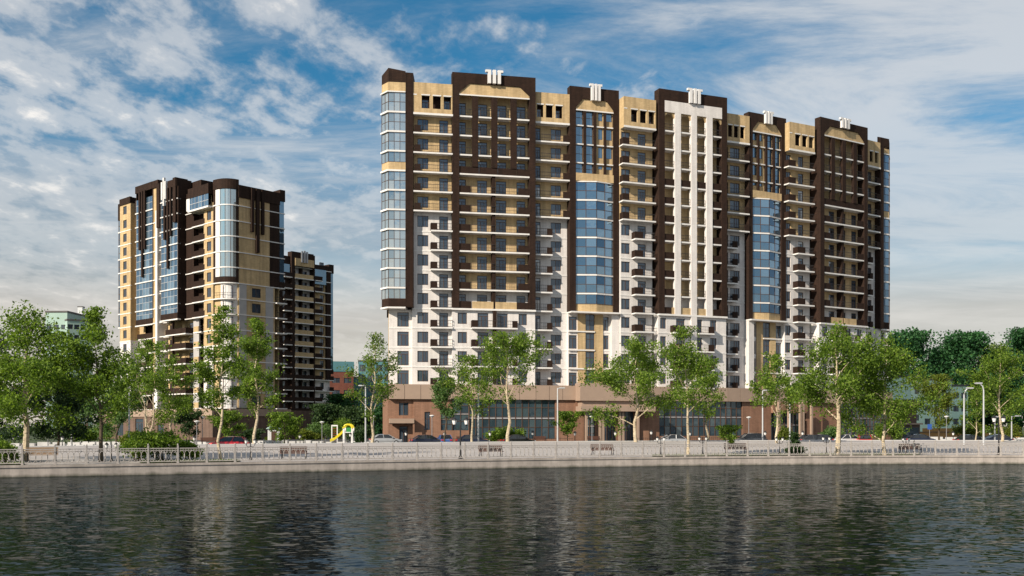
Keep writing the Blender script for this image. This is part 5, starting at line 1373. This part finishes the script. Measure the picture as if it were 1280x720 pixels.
S = Sec(1153, 236, .30, 1190); block('apartment_house', S, 14, 13.6, 3.1, 'mint_wall', 'mint green apartment house half hidden by the rounded olive tree', cols=3, first=2.2, ground='orange_wall')
S = Sec(1190, 238.5, -.2, 1210); block('apartment_house', S, 12, 12.2, 3.1, 'mint_wall', 'lower right wing of the mint green house with paired small windows', cols=2, first=2.2, ground='orange_wall', ww=1.2)
mb = MB(); T_ = Sec(1128, 205, .3, 1150); B = Bld('shop_pavilion', (*T_.world(3, 3), 0), 'low brown shop pavilion between the long block and the mint green house', 'building'); mb.box(0, T_.W, 0, 8, 0, 3.0, 'frame_brown'); mb.box(T_.W*.3, T_.W*.9, .5, 7, 3.0, 8.2, 'frame_brown'); B.part(T_, mb, 'wall')
g = MB(); g.quad([(.3, -.03, .4), (T_.W-.3, -.03, .4), (T_.W-.3, -.03, 2.4), (.3, -.03, 2.4)], 'glass_shop'); B.part(T_, g, 'window'); mb = MB(); mb.box(-.3, T_.W+.3, -.6, 8.2, 3.0, 3.3, 'fascia'); B.part(T_, mb, 'roof')
S = Sec(1150, 226, .3, 1275); block('fence_wall', S, .4, 1.3, 3, 'orange_wall', 'low orange boundary wall running in front of the mint green house', cols=0, roof_h=.12, ww=.1)
S = Sec(57, 300, -.05, 84); block('apartment_house', S, 16, 37, 3.1, 'green_wall', 'tall grey-green apartment house with a lit front, behind the trees on the left', cols=3, ww=1.5)
S = Sec(84, 298, .8, 116); block('apartment_house', S, 14, 34.4, 3.1, 'green_wall', 'shaded grey-green wing stepping back to the right of the tall grey-green house', cols=4, ww=1.5)
S = Sec(97, 560, 0, 103); block('chimney_tower', S, 3, 70, 4, 'metal_light', 'thin pale tower far away above the grey-green house', cols=0, ww=.1)
S = Sec(398, 330, .35, 442); block('office_building', S, 18, 21, 4.05, 'red_brick', 'red brick office building with a teal top floor, right of the shaded tower', cols=3, ww=2.6, wz=(1.0, 2.7), roofm='teal_wall', roof_h=3.4)
S = Sec(441, 345, .2, 449); block('office_building', S, 14, 19.5, 4.0, 'teal_wall', 'narrow glass stair tower joined to the red brick office building', cols=1, ww=1.6, wz=(.4, 3.4))
S = Sec(448, 350, .15, 500); block('office_building', S, 16, 25.6, 3.6, 'teal_wall', 'teal glass office block at the left end of the long block', cols=5, ww=2.1, wz=(.5, 2.8))

# ------------------------------------------------------------------ street furniture
def lantern_head(m, cx, cz, sc=1.0, hang=False):
    m.lathe([(0, cz+.02*sc), (.09*sc, cz+.04*sc), (.15*sc, cz+.30*sc), (.155*sc, cz+.31*sc)], 'lamp_glass', 8, cx)
def lantern_cap(m, cx, cz, sc=1.0):
    m.lathe([(.19*sc, cz+.30*sc), (.17*sc, cz+.35*sc), (.06*sc, cz+.45*sc), (.02*sc, cz+.50*sc), (0, cz+.56*sc)], 'metal_black', 8, cx)
def twin_lantern(loc, h, rz, label, sc=1.0, group='twin-headed lanterns along the railing'):
    r = empty('twin_lantern', loc, rz, label, 'lantern', group); p = MB()
    p.lathe([(.14*sc, 0), (.14*sc, .1), (.075*sc, .2), (.07*sc, .55*h/3), (.05*sc, .6*h/3), (.04*sc, h-.55*sc), (.03*sc, h-.3*sc), (.05*sc, h-.25*sc), (0, h-.15*sc)], 'metal_black', 8); p.build('post', r)
    for sg in (-1, 1):
        a = MB(); a.tube([(0, 0, h-.75*sc), (sg*.2*sc, 0, h-.85*sc), (sg*.36*sc, 0, h-.72*sc), (sg*.38*sc, 0, h-.56*sc)], .018*sc+.006, 'metal_black', 5); a.lathe([(.03*sc, h-.62*sc), (.09*sc, h-.53*sc)], 'metal_black', 8, sg*.38*sc); a.build('arm', r)
        g = MB(); lantern_head(g, sg*.38*sc, h-.56*sc, sc); o = g.build('lamp_glass', r); c = MB(); lantern_cap(c, sg*.38*sc, h-.56*sc, sc); c.build('cap', o)
def post_lantern(loc, h, label, sc=1.0, group='small post lanterns before the buildings'):
    r = empty('post_lantern', loc, 0, label, 'lantern', group); p = MB()
    p.lathe([(.11*sc, 0), (.11*sc, .12), (.06*sc, .22), (.045*sc, h-.55*sc), (.0, h-.5*sc)], 'metal_black', 8); p.build('post', r)
    g = MB(); lantern_head(g, 0, h-.56*sc, sc*1.25); g.build('lamp_glass', r); c = MB(); lantern_cap(c, 0, h-.56*sc, sc*1.25); c.build('cap', r)
def street_lamp(loc, h, side, arm, label, curved=False, mat='metal_light'):
    r = empty('street_lamp', loc, 0, label, 'street lamp', 'tall street lamps'); p = MB()
    p.lathe([(.14, 0), (.14, .5), (.11, .55), (.075, h-.3), (.07, h)], mat, 8)
    a = MB()
    if curved: a.tube([(0, 0, h-.05), (side*.1, 0, h+.35), (side*.4, 0, h+.65), (side*arm, 0, h+.7)], .06, mat, 6); hx, hz = side*arm, h+.7
    else: a.tube([(0, 0, h-.08), (side*arm, 0, h+.02)], .055, mat, 6); hx, hz = side*arm, h+.02
    p.build('pole', r); a.build('arm', r); g = MB(); g.box(hx-.36, hx+.36, -.16, .16, hz-.07, hz+.06, mat); g.box(hx-.3, hx+.3, -.12, .12, hz-.1, hz-.07, 'lamp_glass'); g.build('lamp_head', r)
def flat_lamp(loc, h, label):
    r = empty('path_lamp', loc, 0, label, 'path lamp', 'flat-topped path lamps'); p = MB(); p.lathe([(.1, 0), (.1, .2), (.05, .25), (.04, h-.2)], 'metal_grey', 8); p.build('post', r)
    g = MB(); g.lathe([(.05, h-.25), (.2, h-.1), (.34, h), (.34, h+.07), (0, h+.16)], 'lamp_glass', 10); g.build('lamp_head', r)
def TWL(x, yb, yt, label, sc=1.0):
    loc = PR(x, yb); h = HC-(yt-YH)*loc[1]/F-loc[2]; twin_lantern(loc, h, math.atan2(.25, 1), label, sc)
TWL(575.5, 573, 520, 'tall black twin-headed lantern at the railing, left of the bench before the storefront', 1.25)
TWL(1248.5, 568.5, 518, 'tall black twin-headed lantern at the railing near the right edge', 1.25)
for x, yb, yt, lb in ((139.3, 577, 552, 'short black twin-headed lantern just right of the dark leaning tree'), (313.2, 575, 547, 'short black twin-headed lantern in front of the slender birch by the red car'),
    (826, 569.5, 544.5, 'short black twin-headed lantern at the left end of the grass verge'), (878.5, 569, 544, 'short black twin-headed lantern between the leaning birch and the little round tree'),
    (974.5, 568, 545, 'short black twin-headed lantern left of the conical shrub'), (1033, 568, 544, 'short black twin-headed lantern just left of the thick white trunk'), (1132.5, 568.5, 545, 'short black twin-headed lantern at the right side of the dense hanging birch'),
    (225, 575.5, 555, 'short black twin-headed lantern half buried in the largest bush')):
    TWL(x, yb, yt, lb, .8)
for x, d, yt, lb in ((507.5, 135, 539.5, 'small post lantern before the brick entrance at the left end of the podium'), (556, 128, 539.8, 'small post lantern in front of the round pale green tree'), (612.5, 130, 539.5, 'small post lantern in front of the left storefront, between two birch trunks'),
    (666, 130, 538.8, 'small post lantern right of the wide forked birch'), (718.7, 130, 539.3, 'small post lantern right of the low round tree'), (769.3, 130, 539, 'small post lantern before the glass entrance doors'), (814.2, 132, 538, 'small post lantern on the bare brick right of the entrance'),
    (862.3, 134, 539.3, 'small post lantern behind the leaning airy birch'), (956.5, 136, 539, 'small post lantern left of the tilted birch'), (1003.3, 137, 538.8, 'small post lantern right of the conical shrub'), (1191.5, 145, 539.5, 'small post lantern above the dark car on the right'), (1237.8, 148, 539.5, 'small post lantern left of the birch near the right edge'),
    (375, 132, 543, 'small post lantern right of the small bright round tree'), (438, 140, 541, 'small post lantern right of the yellow slide'), (78, 122, 545, 'small globe-like post lantern behind the leftmost bench'), (160.5, 118, 545, 'small post lantern left of the largest bush'), (243, 116, 545, 'small post lantern right of the largest bush')):
    post_lantern(GP(x, d), HC-(yt-YH)*d/F, lb, 1.0)
for x, d, yt, sd_, arm, lb, cv in ((697, 124, 485, 1, .55, 'tall grey street lamp left of the low round tree, arm to the right', False), (598, 122, 479, -1, .6, 'tall grey street lamp before the left storefront, arm to the left', False), (457, 118, 482, -1, .5, 'tall grey street lamp beside the sparse forked birch', False),
    (161.5, 112, 480, 1, .5, 'tall grey street lamp in front of the white tower wall', False), (953.3, 126, 488, 1, .5, 'tall pale street lamp left of the tilted birch', False), (987.3, 128, 503, 1, .4, 'tall pale street lamp behind the conical shrub', False),
    (1205, 108, 493, 1, .62, 'left and lower of two curved street lamps near the right edge, bent to the right', True), (1229.5, 107, 487, -1, .55, 'right of two curved street lamps near the right edge, bent to the left', True), (89.5, 112, 528, -1, .1, 'bare thin pole left of the dark leaning tree', False), (1264.5, 140, 520, 1, .9, 'street lamp half hidden in the birch near the right edge', False), (1243.5, 135, 521, 1, .3, 'thin pale street lamp behind the tall lantern near the right edge', False)):
    street_lamp(GP(x, d), HC-(yt-YH)*d/F, sd_, arm, lb, cv)
for x, d, yt, lb in ((540, 136, 519, 'path lamp left of the round pale green tree'), (740, 133, 520, 'path lamp at the left column of the entrance'), (936, 138, 521, 'path lamp at the brick pier right of the right storefront'), (402.5, 150, 527, 'path lamp left of the yellow slide'), (1183, 146, 520, 'path lamp right of the rounded olive tree'), (246, 125, 526, 'path lamp before the tower podium, right of the largest bush'), (253, 132, 521, 'path lamp just right of its twin before the tower podium'), (467, 145, 520, 'path lamp beside the trunk of the sparse forked birch')):
    flat_lamp(GP(x, d), HC-(yt-YH)*d/F-.1, lb)

def make_bench(loc, rz, label, wood='wood', L_=2.0, group='benches facing the river'):
    r = empty('park_bench', loc, rz, label, 'bench', group)
    b = MB()
    for i in range(4): b.box(-L_/2, L_/2, .02+i*.006, .055+i*.006, .47+i*.12, .58+i*.12, wood)
    b.build('backrest', r); st = MB()
    for i in range(4): st.box(-L_/2, L_/2, -.46+i*.115, -.36+i*.115, .41, .45, wood)
    st.build('seat', r)
    for sg in (-1, 1):
        f = MB(); x = sg*(L_/2-.14)
        f.tube([(x, -.45, 0), (x, -.40, .25), (x, -.46, .40), (x, 0, .40), (x, .06, .95)], .032, 'metal_black', 5); f.tube([(x, .10, 0), (x, -.02, .40)], .032, 'metal_black', 5); f.tube([(x, -.45, .40), (x, -.46, .62), (x, -.1, .66), (x, .03, .62)], .025, 'metal_black', 5)
        f.build('leg', r)
bz = math.atan2(.22, 1)
for x, y, rz, lb, wd in ((52.5, 576.5, math.atan2(.42, 1), 'tan slatted bench beside the full-crowned birch at far left', 'wood_tan'), (367, 574, math.atan2(.4, 1), 'brown slatted bench alone on the left half of the promenade', 'wood'), (613, 570.8, math.atan2(.33, 1), 'brown slatted bench right of the tall lantern, before the left storefront', 'wood'), (752.5, 569, .25, 'brown slatted bench in line with the podium entrance', 'wood'), (919, 567.5, .12, 'brown slatted bench beside the little round tree', 'wood'), (1137, 567.5, .08, 'dark slatted bench in the shade of the dense hanging birch', 'wood')):
    make_bench(PR(x, y), rz, lb, wd)
for x, d, lb in ((674.5, 139, 'brown wooden bench against the storefront, right of the wide forked birch'), (742, 141, 'brown wooden bench at the left side of the entrance'), (852, 142, 'brown wooden bench against the right storefront'), (261, 122, 'brown wooden bench left of the red car'), (579, 136, 'brown wooden bench behind the dark car at the storefront')):
    make_bench(GP(x, d, .25), .3, lb, 'wood', 1.9, 'benches by the buildings')
# low metal fence in front of the podium lawn
for lbl, x0, x1 in (('low thin black fence before the left half of the podium', 486, 716), ('low thin black fence before the brick right of the entrance', 797, 945)):
    p0, p1 = XY(x0, dep(x0)-9), XY(x1, dep(x1)-10); L_ = math.hypot(p1[0]-p0[0], p1[1]-p0[1]); r = empty('low_fence', (*p0, 0), math.atan2(p1[1]-p0[1], p1[0]-p0[0]), lbl, 'fence')
    m = MB()
    for z in (.75, .2): m.box(0, L_, -.02, .02, z-.02, z+.02, 'metal_black')
    for i in range(int(L_/.35)+1): m.box(i*.35-.012, i*.35+.012, -.012, .012, 0, .85, 'metal_black')
    m.build('panel', r)
for lbl, x0, x1, d in (('grey mesh fence along the car park behind the leftmost bench', 36, 80, 118), ('long grey mesh fence in front of the playground', 330, 436, 121)):
    p0, p1 = XY(x0, d), XY(x1, d+4); L_ = math.hypot(p1[0]-p0[0], p1[1]-p0[1]); r = empty('mesh_fence', (*p0, 0), math.atan2(p1[1]-p0[1], p1[0]-p0[0]), lbl, 'fence'); m = MB()
    for z in (.85, .1): m.box(0, L_, -.02, .02, z-.02, z+.02, 'metal_grey')
    for i in range(int(L_/.12)+1): m.box(i*.12-.006, i*.12+.006, -.006, .006, 0.1, .85, 'metal_grey')
    m.build('mesh_panel', r)
    for i in range(int(L_/2.5)+1): m = MB(); m.box(i*2.5-.04, i*2.5+.04, -.04, .04, 0, 1.0, 'metal_grey'); m.build('post', r)
# pale kerbs of beds and bays on the car parks
mb = MB()
def kerbrow(x0, x1, d, n, h=.5, w=.5):
    for i in range(n):
        a = x0+(x1-x0)*i/n; b = a+(x1-x0)/n*.8; p, q = XY(a, d), XY(b, d); mb.box(p[0], q[0], d, d+w, 0, h*rnd.uniform(.7, 1.1), 'kerb_white')
kerbrow(-10, 160, 128, 9, .5); kerbrow(60, 165, 122, 9, .35); kerbrow(100, 260, 140, 12, .5); kerbrow(322, 400, 134, 8, .7, .8); kerbrow(255, 325, 128, 6, .5); kerbrow(392, 480, 150, 6, .35, 1); kerbrow(1130, 1290, 150, 10, .35, .8); kerbrow(1140, 1290, 168, 8, .5); kerbrow(1140, 1290, 195, 7, .6); kerbrow(470, 500, 132, 3, .4)
tag(mb.build('kerb'), kind='structure')
mb = MB()
for p in ((1135, 1300, 172, 190), (-60, 150, 145, 200), (328, 400, 140, 158)):
    a, b = XY(p[0], p[2]), XY(p[1], p[2]); mb.quad([(*a, .02), (*b, .02), (*XY(p[1], p[3]), .02), (*XY(p[0], p[3]), .02)], 'grass')
tag(mb.build('lawn'), kind='stuff')

# ------------------------------------------------------------------ cars
def make_car(loc, rz, paint, label, kind='sedan', L_=4.5, h=1.45):
    r = empty('parked_car', loc, rz, label, 'car', 'cars parked behind the promenade'); w = .88; k = h/1.45
    # side profile stations: x, sill z, shoulder z, half width
    st = [(-L_/2, .45, .62, .62), (-L_/2+.08, .30, .80, .78), (-L_/2+.5, .22, .92, .86), (-1.1, .2, .95, w), (0, .2, .96, w), (.85, .2, .93, w), (L_/2-.7, .22, .84, .86), (L_/2-.15, .28, .70, .76), (L_/2, .42, .58, .6)]
    if kind == 'suv': st = [(x, a+.06, b+.14, c) for x, a, b, c in st]
    b = MB()
    def ring(x, a, c, y): return [(x, -y, a), (x, -y*1.03, (a+c)/2), (x, -y*.95, c-.05), (x, -y*.82, c), (x, y*.82, c), (x, y*.95, c-.05), (x, y*1.03, (a+c)/2), (x, y, a)]
    rs = [ring(*s_) for s_ in st]
    for i in range(len(rs)-1):
        for j in range(8): j2 = (j+1) % 8; b.quad([rs[i][j], rs[i+1][j], rs[i+1][j2], rs[i][j2]], paint, smooth=False)
    b.quad(rs[0], paint); b.quad(rs[-1][::-1], paint); b.build('body', r)
    zb = st[4][2]-.03; zt = h*(1.16 if kind == 'suv' else 1.0); x0, x1, x2, x3 = (-2.0, -1.55, .35, 1.2) if kind != 'sedan' else (-1.75, -1.0, .3, 1.2)
    c = MB(); g = MB(); yb, yt = .80, .62
    for sg in (-1, 1):
        q = [(x0, sg*yb, zb), (x3, sg*yb, zb), (x2, sg*yt, zt-.04), (x1, sg*yt, zt-.04)]
        g.quad(q if sg < 0 else q[::-1], 'glass_car')
        for xa, xb in ((x0, x1), (x3, x2), ((x0+x3)/2-.1, (x1+x2)/2-.1)): c.tube([(xa, sg*yb*1.01, zb), (xb, sg*yt*1.01, zt-.03)], .04, paint, 5)
    g.quad([(x3, -yb, zb), (x3, yb, zb), (x2, yt, zt-.04), (x2, -yt, zt-.04)], 'glass_car'); g.quad([(x0, yb, zb), (x0, -yb, zb), (x1, -yt, zt-.04), (x1, yt, zt-.04)], 'glass_car')
    for i in range(4):
        xa, xb = x1-.08+(x2-x1+.16)*i/4, x1-.08+(x2-x1+.16)*(i+1)/4
        za = zt-.04+.05*math.sin(math.pi*i/4); zc = zt-.04+.05*math.sin(math.pi*(i+1)/4)
        c.quad([(xa, -yt-.03, za-.03), (xb, -yt-.03, zc-.03), (xb, 0, zc+.02), (xa, 0, za+.02)], paint); c.quad([(xa, 0, za+.02), (xb, 0, zc+.02), (xb, yt+.03, zc-.03), (xa, yt+.03, za-.03)], paint)
    c.build('roof', r); g.build('car_window', r)
    for xx in (-L_/2+.85, L_/2-.9):
        for sg in (-1, 1):
            t = MB(); yy = sg*.80
            t.tube([(xx, yy-.1, .32), (xx, yy+.1, .32)], .32, 'tyre', 14); o = t.build('wheel', r); q = MB(); q.tube([(xx, yy+sg*.085, .32), (xx, yy+sg*.115, .32)], .2, 'metal_light', 10); q.build('rim', o)
    for sg in (-1, 1):
        m = MB(); m.box(L_/2-.22, L_/2-.06, sg*.55-.16, sg*.55+.16, .60, .72, 'headlamp'); m.build('headlight', r); m = MB(); m.box(-L_/2-.0, -L_/2+.14, sg*.58-.15, sg*.58+.15, .68, .84, 'tail_red'); m.build('taillight', r)
        m = MB(); m.box(.75, .92, sg*.9-.07, sg*.9+.07, .93, 1.06, paint); m.build('mirror', r)
for x, d, rz, p, lb, kd in ((285, 106.5, 3.25, 'car_red', 'red hatchback behind the tall slender birch', 'hatch'), (534, 131, .35, 'car_navy', 'dark blue sedan before the brickwork left of the round pale tree', 'sedan'), (556, 133, 1.75, 'car_blue', 'bright blue sedan seen end-on below the round pale green tree', 'sedan'),
    (591, 131, .2, 'car_navy', 'dark navy sedan with red tail lights at the left storefront', 'sedan'), (648, 131, .3, 'car_black', 'black sedan right of the wide forked birch trunk', 'sedan'), (839, 134, 3.4, 'car_silver', 'silver sedan before the right storefront', 'sedan'), (937, 130, 3.3, 'car_grey', 'dark grey hatchback right of the little round tree', 'suv'),
    (1016, 134, .3, 'car_grey', 'dark grey sedan right of the conical shrub', 'sedan'), (1028, 139, .3, 'car_navy', 'navy car with red lights parked behind the dark grey sedan', 'sedan'), (1062, 135, .3, 'car_white', 'white sedan right of the thick white trunk', 'sedan'), (1079, 134, 1.4, 'car_red', 'red car hidden behind the dense hanging birch', 'hatch'), (1214, 134, .1, 'car_black', 'black sedan under the two curved street lamps', 'sedan'),
    (1244, 138, 3.2, 'car_navy', 'dark blue sedan behind the tall lantern near the right edge', 'sedan'), (1150, 142, .1, 'car_navy', 'navy sedan left of the rounded olive tree', 'sedan'), (10, 190, .1, 'car_navy', 'dark car far back on the left behind the full-crowned birch', 'sedan'), (482, 140, .3, 'car_silver', 'silver sedan at the left corner of the podium', 'sedan')):
    make_car(GP(x, d), rz, p, lb, kd)

# ------------------------------------------------------------------ playground, kiosk, sign
loc = GP(427, 150); r = empty('play_slide', loc, 0, 'yellow playground slide on a white and green frame beside the sparse birch', 'playground slide'); r.scale = (1.08, 1.08, 1.08)
m = MB()
pts = [(-1.55, 0, .25), (-1.0, 0, .42), (-.3, 0, 1.0), (.35, 0, 1.6)]
for i in range(3):
    a, b = pts[i], pts[i+1]
    m.quad([(a[0], -.35, a[2]), (b[0], -.35, b[2]), (b[0], .35, b[2]), (a[0], .35, a[2])], 'yellow_plastic'); m.quad([(a[0], -.35, a[2]-.02), (b[0], -.35, b[2]-.02), (b[0], -.4, b[2]+.42), (a[0], -.4, a[2]+.36)], 'yellow_plastic'); m.quad([(a[0], .35, a[2]), (b[0], .35, b[2]), (b[0], .4, b[2]+.4), (a[0], .4, a[2]+.3)], 'yellow_plastic')
m.build('chute', r)
for x in (.4, 1.55):
    for y in (-.6, .6): m = MB(); m.box(x-.12, x+.12, y-.08, y+.08, 0, 2.2, 'white_paint'); m.build('post', r)
m = MB(); m.box(.35, 1.6, -.62, .62, 1.5, 1.6, 'white_paint'); m.box(.4, 1.55, .58, .62, 1.6, 2.2, 'green_paint'); m.build('deck', r)
for y in (-.64, .64):
    m = MB(); m.tube([(.35+.62*(1-math.cos(a)), y, 2.1+.55*math.sin(a)) for a in [math.pi*i/10 for i in range(11)]], .13, 'yellow_plastic', 6); m.build('arch', r)
m = MB(); 
for i in range(5): m.box(1.6+.18*i, 1.66+.18*i, -.35, .35, 1.3-.28*i, 1.36-.28*i, 'green_paint')
m.box(1.55, 2.5, -.4, -.34, .1, .2, 'green_paint'); m.tube([(1.6, -.38, 1.5), (2.6, -.38, 0)], .05, 'green_paint', 5); m.tube([(1.6, .38, 1.5), (2.6, .38, 0)], .05, 'green_paint', 5); m.build('ladder', r)
loc = GP(418, 156); r = empty('climbing_frame', loc, 0, 'white climbing frame standing just behind the yellow slide', 'climbing frame'); m = MB()
for x in (-.4, .45): m.box(x-.07, x+.07, -.07, .07, 0, 2.8, 'white_paint')
m.box(-.4, .45, -.05, .05, 2.6, 2.8, 'white_paint'); m.build('post', r); m = MB()
for i in range(6): m.box(-.33, .38, -.02, .02, .4+i*.36, .44+i*.36, 'red_paint')
m.build('rung', r)
loc = GP(342, 138); r = empty('garden_kiosk', loc, .3, 'small white kiosk with a green gable roof among the bushes', 'kiosk'); m = MB()
m.box(-.75, .75, -.6, .6, 0, 2.2, 'white_paint'); m.build('wall', r); m = MB(); m.slab_poly([(-1.0, 2.2), (1.0, 2.2), (0, 3.1)], -.75, .75, 'green_wall'); m.build('roof', r); m = MB(); m.box(-.35, .35, -.64, -.605, .1, 1.9, 'frame_brown'); m.build('door', r)
loc = GP(1162, 160); r = empty('road_sign', loc, 0, 'small blue road sign on a thin pole left of the rounded olive tree', 'sign'); m = MB(); m.tube([(0, 0, 0), (0, 0, 2.9)], .035, 'metal_grey', 6); m.build('pole', r); m = MB(); m.box(-.35, .35, -.05, -.02, 2.1, 2.95, 'blue_paint'); m.build('panel', r)
